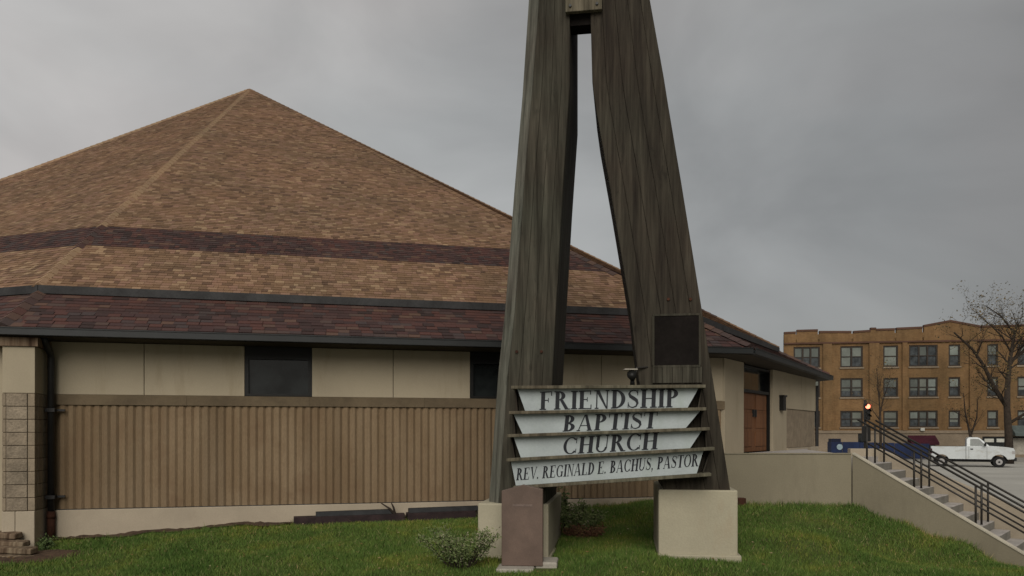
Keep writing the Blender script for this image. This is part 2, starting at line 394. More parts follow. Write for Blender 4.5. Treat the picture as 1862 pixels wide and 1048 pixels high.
def terrain():
    xs = np.linspace(-26, 9.55, 180); ys = np.linspace(6.5, 19.5, 100)
    X, Y = np.meshgrid(xs, ys)
    Z = hgt(X, Y)
    Z += (np.sin(X * 2.1 + Y) * np.cos(Y * 1.7) * 0.012)
    # lower the sheet under landing and steps
    vs_ = [(X[j, i], Y[j, i], Z[j, i]) for j in range(len(ys)) for i in range(len(xs))]
    nx = len(xs); fs = []
    for j in range(len(ys) - 1):
        for i in range(nx - 1):
            cx, cy = (xs[i] + xs[i + 1]) / 2, (ys[j] + ys[j + 1]) / 2
            if (cx - 7.07) * 0.66 + (cy - 16) * 0.75 > 0.15 and cx > 6.6: continue
            fs.append((j * nx + i, j * nx + i + 1, (j + 1) * nx + i + 1, (j + 1) * nx + i))
    m = MB(); m.v = vs_; m.f = fs; m.c = []
    o = m.build('lawn', M['lawn'], smooth=True); tag(o, 'sloping green lawn in front of the church', kind='structure')
terrain()

# ------------------------------------------------------------------ church
E = [(-23.8, 18.9), (-9.5, 14.3), (5.55, 17.9), (11.1, 26.9), (4.0, 48.0), (-20, 52), (-34, 38)]
APEX = Vector((-11.9, 34.9, CAM_Z + 15.5))
ZU, ZL = CAM_Z + 2.05, CAM_Z + 1.95
RS = 0.931
FW = Frame(-9.69, 15.08, 0.972, 0.233)          # front wall plane
FR = Frame(5.10, 18.62, 5.35, 7.88)             # door wall plane
church = thing('church_building', (-3.0, 24.0, 1.0), 'low cream and brown church with a large faceted shingled roof behind the timber tower sign', 'church')

up = [APEX + (Vector((x, y, ZU)) - APEX) * RS for x, y in E]
n = len(E)
b = MB()
for i in range(n):
    j = (i + 1) % n
    b.quadmesh([APEX - Vector((0, 0, .03)), up[i] - Vector((0, 0, .03)), up[j] - Vector((0, 0, .03))], [(0, 1, 2)])
roof = b.build('roof', M['roof_deck'], church)
def inset(i, dz, f):   # a point at fraction f of the way, lowered
    return APEX + (Vector((E[i][0], E[i][1], ZU)) - APEX) * f - Vector((0, 0, dz))
b = MB()
lo_top = [inset(i, 0.21, 0.90) for i in range(n)]
lo_bot = [Vector((x, y, ZL)) for x, y in E]
for i in range(n):
    j = (i + 1) % n
    b.quadmesh([lo_top[i], lo_bot[i], lo_bot[j], lo_top[j]], [(0, 1, 2, 3)])
b.v = [(x, y, z - 0.02) for x, y, z in b.v]
lroof = b.build('lower_roof', M['roof_deck'], church)

def courses(tl, tr, bl, br, expo, tabw, lift=0.012, colf=None, mb=None, pieces=None):
    """rows of separate tabs on the plane tl-tr-br-bl; returns pieces as matrices when asked"""
    tl, tr, bl, br = map(Vector, (tl, tr, bl, br))
    nrm = (br - bl).cross(tl - bl if (tl - bl).length > 1e-6 else tr - bl).normalized()
    slope = ((tl + tr) / 2 - (bl + br) / 2)
    # distance between parallel edges
    e = (br - bl).normalized(); h = ((tl - bl) - e * (tl - bl).dot(e)).length
    rows = max(1, int(h / expo))
    for r in range(rows):
        f0, f1 = r / rows, (r + 1.25) / rows      # f from bottom
        if f1 > 1: f1 = 1
        l0, r0 = bl.lerp(tl, f0), br.lerp(tr, f0)
        l1, r1 = bl.lerp(tl, f1), br.lerp(tr, f1)
        w0 = (r0 - l0).length
        off = random.random() * tabw
        x = -off
        while x < w0:
            w = tabw * random.uniform(0.6, 1.5)
            a, c = max(x, 0), min(x + w, w0)
            x += w
            if c - a < 0.03: continue
            A, B = l0 + e * a, l0 + e * (c - 0.004)
            upv = (l1 - l0) - e * (l1 - l0).dot(e)
            # clip top ends to the hip lines
            s1 = (l1 - l0).dot(e); s2 = w0 + (r1 - r0).dot(e)
            at, ct = max(a, s1), min(c - 0.004, s2)
            if ct < at: at = ct = (at + ct) / 2
            Dp, Cp = l0 + upv + e * at, l0 + upv + e * ct
            lf = lift * random.uniform(0.8, 1.5)
            col = (colf(f0) if colf else random.random(), 0, 0)
            A2, B2 = A + nrm * lf, B + nrm * lf
            mb.quadmesh([A, B, B2, A2, Cp + nrm * .001, Dp + nrm * .001], [(0, 1, 2, 3), (3, 2, 4, 5)], col)

def rnd(): return min(1, max(0, random.gauss(0.5, 0.28)))
BAND0, BAND1 = 0.778, 0.833
for i, tabw in ((0, 0.16), (1, 0.155), (2, 0.30)):
    j = i + 1
    P = lambda q, f: APEX + (Vector((E[q][0], E[q][1], ZU)) - APEX) * f
    t = MB(); mz = MB()
    courses(P(i, .004), P(j, .004), P(i, BAND0), P(j, BAND0), 0.128, tabw, colf=lambda f: rnd(), mb=t)
    courses(P(i, BAND0), P(j, BAND0), P(i, BAND1), P(j, BAND1), 0.128, tabw, colf=lambda f: rnd(), mb=mz)
    courses(P(i, BAND1), P(j, BAND1), P(i, RS), P(j, RS), 0.128, tabw, colf=lambda f: rnd(), mb=t)
    o = t.build('shingle', M['tan'], roof, color=True); tag(o, kind='stuff')
    o = mz.build('shingle', M['maroon'], roof, color=True); tag(o, kind='stuff')
# lower roof: nearest rows as single shingles, the remainder joined
tlo = MB()
e1, e2 = lo_bot[1], lo_bot[2]
ev = (e2 - e1).normalized()
upn = (lo_top[1] - e1) - ev * (lo_top[1] - e1).dot(ev)
Hs = upn.length; upn.normalize(); nrm = ev.cross(upn).normalized()
EXP, TW = 0.15, 0.24
shm = MB(); w = TW - 0.006
shm.quadmesh([(0, 0, .001), (w, 0, .001), (w, 0, .017), (0, 0, .017), (w, .19, .007), (0, .19, .007)], [(0, 1, 2, 3), (3, 2, 4, 5), (1, 4, 2), (0, 3, 5)])
sme = bpy.data.meshes.new('shingle'); sme.from_pydata(shm.v, [], shm.f); sme.materials.append(M['maroon_piece'])
rotm = Matrix((ev, upn, nrm)).transposed()
NR = 5; total = (e2 - e1).length
for r in range(NR):
    base = e1 + upn * (r * EXP) - ev * 0
    x = 0.12 + (0.15 if r % 2 else 0) + r * 0.09
    while x + TW < total - 0.12 - r * 0.05:
        p = base + ev * (x + random.uniform(-.01, .01)) + nrm * random.uniform(0, .004)
        inst('shingle', sme, lroof, p, rotm.to_euler(), (1, 1, random.uniform(0.8, 1.6)))
        x += TW
f = NR * EXP / Hs
courses(lo_top[1], lo_top[2], lo_bot[1].lerp(lo_top[1], f), lo_bot[2].lerp(lo_top[2], f), EXP, TW, colf=lambda f: rnd(), mb=tlo)
courses(lo_bot[1].lerp(lo_top[1], f), lo_bot[2].lerp(lo_top[2], f), lo_bot[1], lo_bot[2], EXP, TW, lift=.003, colf=lambda f: rnd(), mb=tlo)
for q in (0, 2): courses(lo_top[q], lo_top[q + 1], lo_bot[q], lo_bot[q + 1], EXP, 0.32, colf=lambda f: rnd(), mb=tlo)
tag(tlo.build('shingle', M['maroon'], lroof, color=True), kind='stuff')
# hip caps
hc = MB(); hcm = MB()
for q in (0, 1, 2, 3):
    for (pa, pb, tgt0) in ((APEX, up[q], 0), (lo_top[q].lerp(lo_bot[q], .12) + Vector((0, 0, .03)), lo_bot[q] + Vector((0, 0, .03)), 1)):
        L = (pb - pa).length; d = (pb - pa).normalized(); side = d.cross(Vector((0, 0, 1))).normalized(); u2 = side.cross(d)
        k = 0.0
        while k < L - 0.1:
            fr = k / L * RS
            a, c = pa + d * k, pa + d * min(L, k + 0.30)
            tgt = hcm if (tgt0 or BAND0 - .004 < fr < BAND1) else hc
            tgt.quadmesh([a - side * .15 - u2 * .045 + u2 * .01, a + u2 * .045, a + side * .15 - u2 * .035, c + side * .15 - u2 * .02, c + u2 * .06, c - side * .15 - u2 * .02], [(0, 1, 4, 5), (1, 2, 3, 4), (5, 4, 3)],
                         (min(1, rnd() * .25 + .85 if q < 2 else rnd() * .5) if tgt is hc else .62 + .36 * random.random(), 0, 0))
            k += 0.26
tag(hc.build('hip_cap', M['tan'], roof, color=True), kind='stuff')
tag(hcm.build('hip_cap', M['maroon'], lroof, color=True), kind='stuff')
# fascia at the step between the two roofs, in dark metal
b = MB()
for i in (0, 1, 2):
    j = i + 1
    A, B_ = up[i], up[j]
    d = (B_ - A).normalized(); nn = Vector((d.y, -d.x, 0)).normalized()
    b.hexa([A + nn * .03 - Vector((0, 0, .155)), B_ + nn * .03 - Vector((0, 0, .155)), B_ - nn * .05 - Vector((0, 0, .155)), A - nn * .05 - Vector((0, 0, .155)),
            A + nn * .03 + Vector((0, 0, .012)), B_ + nn * .03 + Vector((0, 0, .012)), B_ - nn * .05 + Vector((0, 0, .0)), A - nn * .05 + Vector((0, 0, .0))])
b.build('fascia', M['fascia'], church)
# gutter with rolled lip
for i in (0, 1, 2, 3, 6):
    j = (i + 1) % n
    A, B_ = Vector((*E[i], 0)), Vector((*E[j], 0))
    d = (B_ - A).normalized(); nn = Vector((d.y, -d.x, 0)).normalized()
    b = MB()
    def seg(o0, o1, z0, z1, b=b, A=A, B_=B_, nn=nn):
        p = [A + nn * o1, B_ + nn * o1, B_ + nn * o0, A + nn * o0]
        b.hexa([(q.x, q.y, z0) for q in p] + [(q.x, q.y, z1) for q in p])
    seg(-.02, .012, ZL - .16, ZL - .03); seg(.012, .11, ZL - .155, ZL - .135); seg(.11, .122, ZL - .15, ZL - .01); seg(.122, .136, ZL - .03, ZL - .012)
    b.build('gutter', M['dark'], church)
# soffit
b = MB(); b.quadmesh([(x, y, ZL - .165) for x, y in E], [tuple(range(n))]); b.build('soffit', M['soffit'], church)

ZW1 = ZL - 0.17
ZBT, ZBB, ZFB = CAM_Z + .735, CAM_Z + .53, CAM_Z - 1.54
UW = FW.u(1317)
# core body
w2 = FR.p(0, 0, 0); w3 = FR.p(FR.len, 0, 0)
corep = [FW.p(0.05, -.3, 0)[:2], FW.p(UW - .25, -.3, 0)[:2], FR.p(.35, -.3, 0)[:2], FR.p(FR.len - .3, -.35, 0)[:2], (3.6, 46.5), (-19.5, 50), (-32.5, 38), (-22.9, 20.0)]
b = MB(); b.prism(corep, 0.2, ZW1 - 0.02); b.build('inner_wall', M['inside'], church)
# left facet outer wall
FL = Frame(-22.9, 19.6, 22.9 - 9.69, 15.08 - 19.6)
b = MB(); b.fbox(FL, 0, FL.len - .05, -.25, 0, .1, ZW1); b.build('wall_panel', M['stucco'], church)
# cream panels between windows (butted with a 12 mm joint)
panels = [(FW.u(90) + .02, FW.u(262)), (FW.u(262), FW.u(445)), (FW.u(567), FW.u(715)), (FW.u(715), FW.u(855)), (10.37, 12.1), (12.1, 13.85), (13.85, UW)]
for a, c in panels:
    b = MB(); b.fbox(FW, a + .006, c - .006, -.25, 0, ZBT + .004, ZW1); b.build('wall_panel', M['stucco'], church, bevel=.006)
for a, c in ((FW.u(445), FW.u(567)), (FW.u(855), 10.37)):
    wf = MB(); t = .075
    z0, z1 = ZBT + .01, ZW1 - .002
    zt = CAM_Z + 1.52
    wf.fbox(FW, a, a + t, -.16, -.02, z0, z1); wf.fbox(FW, c - t, c, -.16, -.02, z0, z1)
    wf.fbox(FW, a + t, c - t, -.16, -.02, z0, z0 + t * .7); wf.fbox(FW, a + t, c - t, -.16, -.02, zt, z1)
    win = wf.build('window', M['frame'], church)
    p = MB(); p.fbox(FW, a + t + .001, c - t - .001, -.13, -.11, z0 + t * .7, zt); p.build('pane', M['glass'], win)
# brown ledge band
x = FW.u(100)
while x < UW:
    x1 = min(x + 2.44, UW)
    b = MB(); b.fbox(FW, x + .001, x1 - .001, -.25, .035, ZBB, ZBT); b.build('ledge', M['band'], church, bevel=.004)
    x = x1
# ribbed lower wall
b = MB(); b.fbox(FW, FW.u(92), UW, -.25, -.03, ZFB, ZBB - .002); b.build('rib_backing', M['batten_back'], church)
rb = MB(); h = ZBB - ZFB - .004
rb.hexa([(.030, -.036, 0), (.096, -.036, 0), (.144, 0, 0), (-.010, 0, 0), (.030, -.036, h), (.096, -.036, h), (.144, 0, h), (-.010, 0, h)])
rme = bpy.data.meshes.new('rib'); rme.from_pydata(rb.v, [], rb.f); rme.materials.append(M['batten'])
x = FW.u(105) + .02; fa = FW.ang()
while x < UW - .12:
    inst('rib', rme, church, FW.p(x, -.03, ZFB + .002), (0, 0, fa + random.uniform(-.01, .01)), (random.uniform(.96, 1.04), random.uniform(.9, 1.08), 1))
    x += .157
# plinth
b = MB(); x = FW.u(92)
b.fbox(FW, x, UW, -.3, .075, .1, ZFB - .012); b.build('plinth', M['plinth'], church, bevel=.012)
b = MB(); b.fbox(FW, x, UW, -.25, .04, ZFB - .012, ZFB); b.build('drip_edge', M['fascia'], church)

# pilaster of split blocks at the left corner
PN = 0.70
u1 = FW.u(90); u0 = u1 - 0.0
uf1 = FW.u(61, PN); uf0 = FW.u(3, PN); uc = FW.u(11, PN); ud = FW.u(50, PN)
uf1 = (uf1 + u1) / 2
pil = MB(); pil.fbox(FW, uf0 + .015, uf1 - .015, -.3, PN - .02, .1, CAM_Z + .72)
pilaster = pil.build('pilaster', M['mortar'], church)
zc = CAM_Z - 1.49; ch = .2455
segs = [(uf0, uc), (uc, ud), (ud, uf1)]
for r in range(9):
    for q, (a, c) in enumerate(segs):
        b = MB(); b.fbox(FW, a + .005, c - .005, PN - .15, PN + (.012 if q == 1 else 0) + random.uniform(-.004, .004), zc + .006, zc + ch - .006)
        b.build('block', M['block'] if q == 1 else M['block_s'], pilaster, bevel=.006)
    for (a, c) in ((.02, .30), (.30, PN - .16)):
        b = MB(); b.fbox(FW, uf1 - .14, uf1, a + .004, c - .004, zc + .006, zc + ch - .006); b.build('block', M['block_s'], pilaster, bevel=.006)
    zc += ch
ztop = zc
b = MB(); b.fbox(FW, uf0 + .01, uf1 - .003, -.3, PN - .003, ztop + .004, CAM_Z + 1.60); b.build('upper_pier', M['stucco'], pilaster, bevel=.008)
b = MB(); b.fbox(FW, uf0 - .3, uf1 + .06, -.1, PN + .04, CAM_Z + 1.604, ZW1 - .01); b.build('timber_cap', M['timber'], pilaster)
us = FW.u(28, PN)
for a, c in ((uf0, us), (us, uf1)):
    b = MB(); b.fbox(FW, a + .003, c - .003, -.3, PN + .02, .05, CAM_Z - 1.50); b.build('pilaster_base', M['plinth'], pilaster, bevel=.01)
b = MB(); b.fbox(FW, uf0 - 1.6, uf0 - .02, -.2, .25, .1, ZW1 - .02); b.build('wall_panel', M['stucco'], church)

# downpipe
up_ = FW.u(93, .16)
p = lambda n_, z: FW.p(up_, n_, CAM_Z + z)
b = MB(); b.tube([p(.55, 1.80), p(.42, 1.66), p(.20, 1.52), p(.16, 1.42), p(.16, -1.56)], .062, 10)
pipe = b.build('downpipe', M['pipe'], church, smooth=True)
b = MB(); b.tube([p(.16, -1.56), p(.16, -2.2)], .075, 10); b.tube([p(.16, -1.62), p(.16, -1.70)], .082, 10); b.build('pipe_shoe', M['rust'], pipe, smooth=True)
for z in (.42, -1.28):
    b = MB(); b.fbox(FW, up_ - .13, up_ + .22, .05, .10, CAM_Z + z - .02, CAM_Z + z + .02); b.fbox(FW, up_ - .085, up_ + .085, .10, .245, CAM_Z + z - .035, CAM_Z + z + .035); b.build('bracket', M['pipe'], pipe)

# door side of the church
s_ = FR.u
d0, d1, dp = s_(1350), s_(1403), s_(1428)
zf = CAM_Z - .55
for (a, c, n1_, nm) in ((0.0, d0, .04, 'pillar'), (d1, dp, .04, 'pillar')):
    b = MB(); b.fbox(FR, a, c - .002, -.28, n1_, zf - .6, ZW1); b.build(nm, M['stucco'], church, bevel=.01)
b = MB(); b.fbox(FR, dp, (dp + FR.len) / 2 - .008, -.28, 0, CAM_Z + .70, ZW1); b.build('wall_panel', M['stucco'], church)
b = MB(); b.fbox(FR, (dp + FR.len) / 2 + .008, FR.len, -.28, 0, CAM_Z + .70, ZW1); b.build('wall_panel', M['stucco'], church)
x = dp; q = 0
while x < FR.len - .05:
    x1 = min(FR.len, x + .98)
    b = MB(); b.fbox(FR, x + .008, x1 - .008, -.28, -.03, CAM_Z - .5, CAM_Z + .69); b.build('wall_panel', M['block_s'], church)
    x = x1
b = MB(); b.fbox(FR, dp, FR.len + .1, -.3, .08, .1, CAM_Z - .51); b.build('plinth', M['plinth'], church)
zd1 = ZW1 - .03; zt = CAM_Z + 1.08
door = MB()
door.fbox(FR, d0 + .01, d0 + .09, -.25, -.04, zf, zd1); door.fbox(FR, d1 - .09, d1 - .01, -.25, -.04, zf, zd1); door.fbox(FR, d0 + .09, d1 - .09, -.25, -.04, zt - .04, zt + .04); door.fbox(FR, d0 + .09, d1 - .09, -.25, -.04, zd1 - .06, zd1)
door = door.build('door', M['frame'], church)
mid = (d0 + d1) / 2
for a, c in ((d0 + .095, mid - .004), (mid + .004, d1 - .095)):
    b = MB(); b.fbox(FR, a, c, -.2, -.12, zf + .01, zt - .045)
    for k in range(3):
        zz0 = zf + .15 + k * .5
        b.fbox(FR, a + .14, c - .14, -.12, -.10, zz0, zz0 + .4)
    b.build('door_leaf', M['door'], door)
    b = MB(); b.fbox(FR, a, c, -.2, -.17, zt + .045, zd1 - .065); b.build('transom_pane', M['glass'], door)
for q in (-1, 1):
    b = MB(); b.fbox(FR, mid + q * .10 - .02, mid + q * .10 + .02, -.12, -.06, zf + .95, zf + 1.15); b.build('handle', M['dark'], door)
b = MB(); ul = s_(1417); zl = FR.z(1417, 737)
b.fbox(FR, ul - .14, ul + .14, .04, .16, zl - .16, zl + .24); b.fbox(FR, ul - .17, ul + .17, .04, .19, zl + .24, zl + .29); b.build('wall_lamp', M['frame'], church)
# rainwater pipe at far corner
b = MB(); b.tube([FR.p(FR.len + .1, .02, ZW1 - .2), FR.p(FR.len + .1, .02, 1.2)], .06, 8); b.build('downpipe', M['pipe'], church)

# ------------------------------------------------------------------ entrance landing and steps
ST = (7.07, 16.0); SD = (0.7507, -0.6607); TD = (0.6607, 0.7507)
def sp_(s, t, z): return (ST[0] + SD[0] * s + TD[0] * t, ST[1] + SD[1] * s + TD[1] * t, z)
stairs = thing('entrance_steps', (7.07, 16.0, 1.0), 'pale concrete entrance steps with rendered landing wall right of the lawn', 'steps')
ZC = CAM_Z - .47; SL = 0.593
TH = .17
b = MB(); b.box(4.3, 7.06, 16.0, 16.0 + TH, .3, ZC); b.build('landing_wall', M['concrete_wall'], stairs, bevel=.012)
def slopewall(s0, s1, t0, t1, ztop0, sl, zb):
    b = MB()
    P0 = [sp_(s0, t0, zb), sp_(s1, t0, zb), sp_(s1, t1, zb), sp_(s0, t1, zb)]
    P1 = [sp_(s0, t0, ztop0), sp_(s1, t0, ztop0 - sl * (s1 - s0)), sp_(s1, t1, ztop0 - sl * (s1 - s0)), sp_(s0, t1, ztop0)]
    return b.hexa(P0 + P1)
slopewall(0, 3.7, 0, TH, ZC, SL, -.2).build('side_wall', M['concrete_wall'], stairs, bevel=.01)
slopewall(-.0, 3.72, -.012, TH + .012, ZC + .022, SL, -.2)
c = MB(); c.hexa([sp_(0, -.015, ZC + .001), sp_(3.7, -.015, ZC + .001 - SL * 3.7), sp_(3.7, TH + .03, ZC + .001 - SL * 3.7), sp_(0, TH + .03, ZC + .001),
                  sp_(0, -.015, ZC + .03), sp_(3.7, -.015, ZC + .03 - SL * 3.7), sp_(3.7, TH + .01, ZC + .03 - SL * 3.7), sp_(0, TH + .01, ZC + .03)])
c.build('wall_cap', M['cap'], stairs)
c = MB(); c.box(4.28, 7.05, 15.985, 16.0 + TH + .01, ZC + .001, ZC + .022); c.build('wall_cap', M['concrete_wall'], stairs)
# far side wall, shallower
ZF = CAM_Z - .385; SF = 0.437; TW2 = 1.80
slopewall(0, 4.6, TW2, TW2 + .16, ZF, SF, -.2).build('side_wall', M['plinth'], stairs, bevel=.01)
b = MB(); b.box(7.62, ST[0] + TD[0] * TW2 + .02, 17.33, 17.49, .3, ZF); b.build('landing_wall', M['plinth'], stairs, bevel=.01)
slab = [(4.3, 16.2), (7.05, 16.2), sp_(0, TW2, 0)[:2], (8.2, 19.0), (8.7, 21.5), (9.2, 24.4), FR.p(FR.len - .4, .01, 0)[:2], FR.p(0.0, .01, 0)[:2], (4.3, 18.35)]
b = MB(); b.prism(slab, .5, CAM_Z - .56); b.build('landing', M['step'], stairs)
run = .28; rise = run * SL
for k in range(13):
    zt_ = CAM_Z - .56 - rise * (k + 1)
    if zt_ < 0: break
    b = MB()
    s0, s1 = k * run, (k + 1) * run
    P = [sp_(s0 - .1 if k else s0, TH + .012, max(-.1, zt_ - .45)), sp_(s1, TH + .012, max(-.1, zt_ - .45)), sp_(s1, TW2 - .004, max(-.1, zt_ - .45)), sp_(s0 - .1 if k else s0, TW2 - .004, max(-.1, zt_ - .45))]
    b.hexa(P + [(x, y, zt_ + .05) for x, y, z in P]); b.v = [(x, y, z) for x, y, z in b.v]
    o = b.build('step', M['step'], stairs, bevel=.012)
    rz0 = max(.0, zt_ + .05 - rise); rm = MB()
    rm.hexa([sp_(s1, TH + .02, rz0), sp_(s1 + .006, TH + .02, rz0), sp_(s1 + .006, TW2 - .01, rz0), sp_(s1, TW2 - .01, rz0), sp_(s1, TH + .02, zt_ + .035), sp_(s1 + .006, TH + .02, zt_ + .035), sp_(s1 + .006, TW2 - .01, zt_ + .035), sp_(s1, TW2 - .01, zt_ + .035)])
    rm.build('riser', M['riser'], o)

RL = ['near dark metal handrail beside the rendered side wall of the steps', 'middle dark metal handrail running down the middle of the steps', 'far dark metal handrail on the far edge of the steps']
for q, t in enumerate((.30, .85, 1.50)):
    rl = thing('handrail', sp_(0, t, CAM_Z - .5), RL[q], 'handrail', 'handrails on the entrance steps')
    zg = lambda s: CAM_Z - .52 - SL * s
    hh = .78
    for s in (.20, 1.10, 2.18, 3.3):
        b = MB(); b.tube([sp_(s, t, zg(s) - .12), sp_(s, t, zg(s) + hh)], .021, 8); b.build('post', M['rail'], rl, smooth=True)
    b = MB(); b.tube([sp_(.02, t, zg(.02) + hh), sp_(3.6, t, zg(3.6) + hh), sp_(3.75, t, zg(3.75) + hh - .05)], .022, 8); b.build('top_rail', M['rail'], rl, smooth=True)
    b = MB(); b.tube([sp_(.20, t, zg(.20) + .40), sp_(3.3, t, zg(3.3) + .40)], .018, 8); b.build('middle_rail', M['rail'], rl, smooth=True)

# ------------------------------------------------------------------ timber tower sign
FT = Frame(0.0, 12.45, 0.989, -0.148)
tower = thing('timber_tower', (1.5, 12.9, .6), 'tall dark weathered timber tower with two leaning legs on pale painted piers', 'tower')
def leg(name_prof, inner_first, cham, m, thick=2.0, top_z=9.6, mats=None):
    """profile rows: (py, px...)"""
    rows = []
    for r in name_prof:
        py = r[0]
        us_ = [FT.u(q) for q in r[1:]]
        z = zz(py, FT.D(r[1]))
        rows.append((z, us_))
    return rows
LP = [(915, 884, 907, 991), (680, 901, 924, 1005), (560, 914, 937, 1011), (340, 931, 953, 1024), (165, 946, 968, 1036), (0, 957, 981, 1036), (-250, 972, 995, 1036)]
RP = [(893, 1207, 1328), (690, 1161, 1296), (560, 1146, 1275), (340, 1109, 1239), (200, 1084, 1215), (150, 1077, 1207), (0, 1073, 1180), (-250, 1068, 1140)]
def loft(rings, mb):
    k = len(rings[0]); vs_ = [p for r in rings for p in r]
    fs = [(i * k + a, i * k + (a + 1) % k, (i + 1) * k + (a + 1) % k, (i + 1) * k + a) for i in range(len(rings) - 1) for a in range(k)]
    fs += [tuple(range(k - 1, -1, -1)), tuple(range((len(rings) - 1) * k, len(rings) * k))]
    mb.quadmesh(vs_, fs); return mb
rings = []; rings2 = []
for z, (a, c, e) in leg(LP, 0, 0, 0):
    rings.append([FT.p(a + .012, -.262, z), FT.p(c, 0, z), FT.p(e, 0, z), FT.p(e, -2.0, z), FT.p(a + .012, -2.0, z)])
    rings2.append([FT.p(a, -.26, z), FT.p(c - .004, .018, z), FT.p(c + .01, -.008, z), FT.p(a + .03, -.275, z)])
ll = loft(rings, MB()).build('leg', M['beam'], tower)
loft(rings2, MB()).build('corner_board', M['beam_grey'], ll)
rings = []
for z, (a, c) in leg(RP, 0, 0, 0):
    rings.append([FT.p(a, 0, z), FT.p(c, 0, z), FT.p(c, -2.0, z), FT.p(a, -2.0, z)])
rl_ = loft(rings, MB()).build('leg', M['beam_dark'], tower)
# planks laid on the leg fronts, a few mm proud, each its own piece
def planks(prof, cols, m, parent, nrel=.018, jit=.006, skip=None):
    rows = leg(prof, 0, 0, 0)
    for q in range(len(cols) - 1):
        f0, f1 = cols[q], cols[q + 1]
        pr = nrel + random.uniform(-jit, jit)
        rr = []
        for z, us_ in rows:
            a, c = us_[-2], us_[-1]
            x0, x1 = a + (c - a) * f0 + .006, a + (c - a) * f1 - .006
            rr.append([FT.p(x0, pr, z), FT.p(x1, pr, z), FT.p(x1, .001, z), FT.p(x0, .001, z)])
        loft(rr, MB()).build('plank', m, parent)
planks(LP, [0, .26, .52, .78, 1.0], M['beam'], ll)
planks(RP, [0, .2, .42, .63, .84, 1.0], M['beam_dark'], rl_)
# joint between the legs at the top
b = MB(); zj = zz(47, 12.35)
b.fbox(FT, FT.u(1036), FT.u(1074), -.34, -.05, zj, zj + 3.0); b.build('spacer', M['plate'], tower)
b = MB(); b.fbox(FT, FT.u(1029), FT.u(1095), .03, .12, zz(22, 12.2), zz(-60, 12.2)); br_ = b.build('bracket', M['ledge'], tower, bevel=.01)
for px_ in (1038, 1086):
    b = MB(); P0 = FT.p(FT.u(px_), .12, zz(12, 12.2)); P1 = FT.p(FT.u(px_), .145, zz(12, 12.2)); b.tube([P0, P1], .022, 8); b.build('bolt', M['dark'], br_)
# dark plate and short boards on the right leg
b = MB(); b.fbox(FT, FT.u(1190), FT.u(1270), .026, .05, zz(665, 12.1), zz(576, 12.1)); b.build('dark_plate', M['plate'], rl_, bevel=.004)
for (px_, py_) in ((940, 640), (985, 640), (1215, 545), (1255, 545)):
    Dq = FT.D(px_); B0 = FT.p(FT.u(px_), .015, zz(py_, Dq)); B1 = FT.p(FT.u(px_), .045, zz(py_, Dq))
    b = MB(); b.tube([B0, B1], .024, 8); b.build('bolt', M['rust'], ll if px_ < 1050 else rl_)
pz0, pz1 = zz(665, 12.1), zz(576, 12.1)
for (a, c, z0, z1) in ((1187, 1273, pz1, pz1 + .035), (1187, 1273, pz0 - .035, pz0), (1186, 1190, pz0, pz1), (1270, 1274, pz0, pz1)):
    b = MB(); b.fbox(FT, FT.u(a), FT.u(c) - .001, .026, .062, z0 + .001, z1 - .001); b.build('plate_trim', M['beam'], rl_)
for k in range(5):
    a = 1186 + k * 18
    b = MB(); b.fbox(FT, FT.u(a) + .004, FT.u(a + 18) - .004, .026, .055 + random.uniform(-.008, .008), zz(697, 12.1), zz(668, 12.1) + random.uniform(-.01, .01)); b.build('short_board', M['beam'], rl_)
# piers
def pier(a, c, n0, n1_, ztop, zbot, flare):
    b = MB(); b.fbox(FT, a, c, n0, n1_, zbot, ztop); o = b.build('pier', M['pier'], tower, bevel=.025)
    b = MB(); b.fbox(FT, a - flare * .2, c + flare, n0 - .03, n1_ + flare, zbot - .3, zbot + .07); b.build('footing', M['pier'], o, bevel=.02)
pier(FT.u(870), FT.u(998), -2.4, .06, zz(915, 12.5), .52, .03)
pier(FT.u(1197), FT.u(1341), -2.2, .05, zz(890, 12.1), .62, .05)

# granite marker
FM = Frame(-0.16, 11.86, 0.995, -0.10)
mk = thing('memorial_stone', (.2, 11.8, .5), 'brown granite memorial slab on a concrete pad in front of the left pier', 'memorial')
m0, m1 = FM.u(912), FM.u(987); mp_ = FM.u(951)
zb_, zt0, zt1, ztp = zz(1029, 11.85), zz(893, 11.85), zz(890, 11.85), zz(882, 11.85)
b = MB(); pf = [FM.p(m0, 0, zb_), FM.p(m1, 0, zb_), FM.p(m1, 0, zt1), FM.p(mp_, 0, ztp), FM.p(m0, 0, zt0)]
pb = [FM.p(m0, -.16, zb_), FM.p(m1, -.16, zb_), FM.p(m1, -.16, zt1), FM.p(mp_, -.16, ztp), FM.p(m0, -.16, zt0)]
b.quadmesh(pf + pb, [(0, 1, 2, 3, 4), (9, 8, 7, 6, 5)] + [(i, i + 5, (i + 1) % 5 + 5, (i + 1) % 5) for i in range(5)])
sl_ = b.build('slab', M['granite'], mk, bevel=.008)
b = MB(); b.fbox(FM, FM.u(932), FM.u(968), .001, .005, zz(921, 11.85), zz(917, 11.85)); b.build('inscription', M['granite_inset'], sl_)
b = MB(); b.fbox(FM, FM.u(905), FM.u(972), -.24, .26, zb_ - .35, zb_ - .004); b.build('pad', M['concrete'], mk, bevel=.02)
b = MB(); b.fbox(FM, FM.u(973), FM.u(1013), -.55, -.02, zb_ - .3, zb_ + .06); b.build('pad', M['concrete'], mk, bevel=.03)

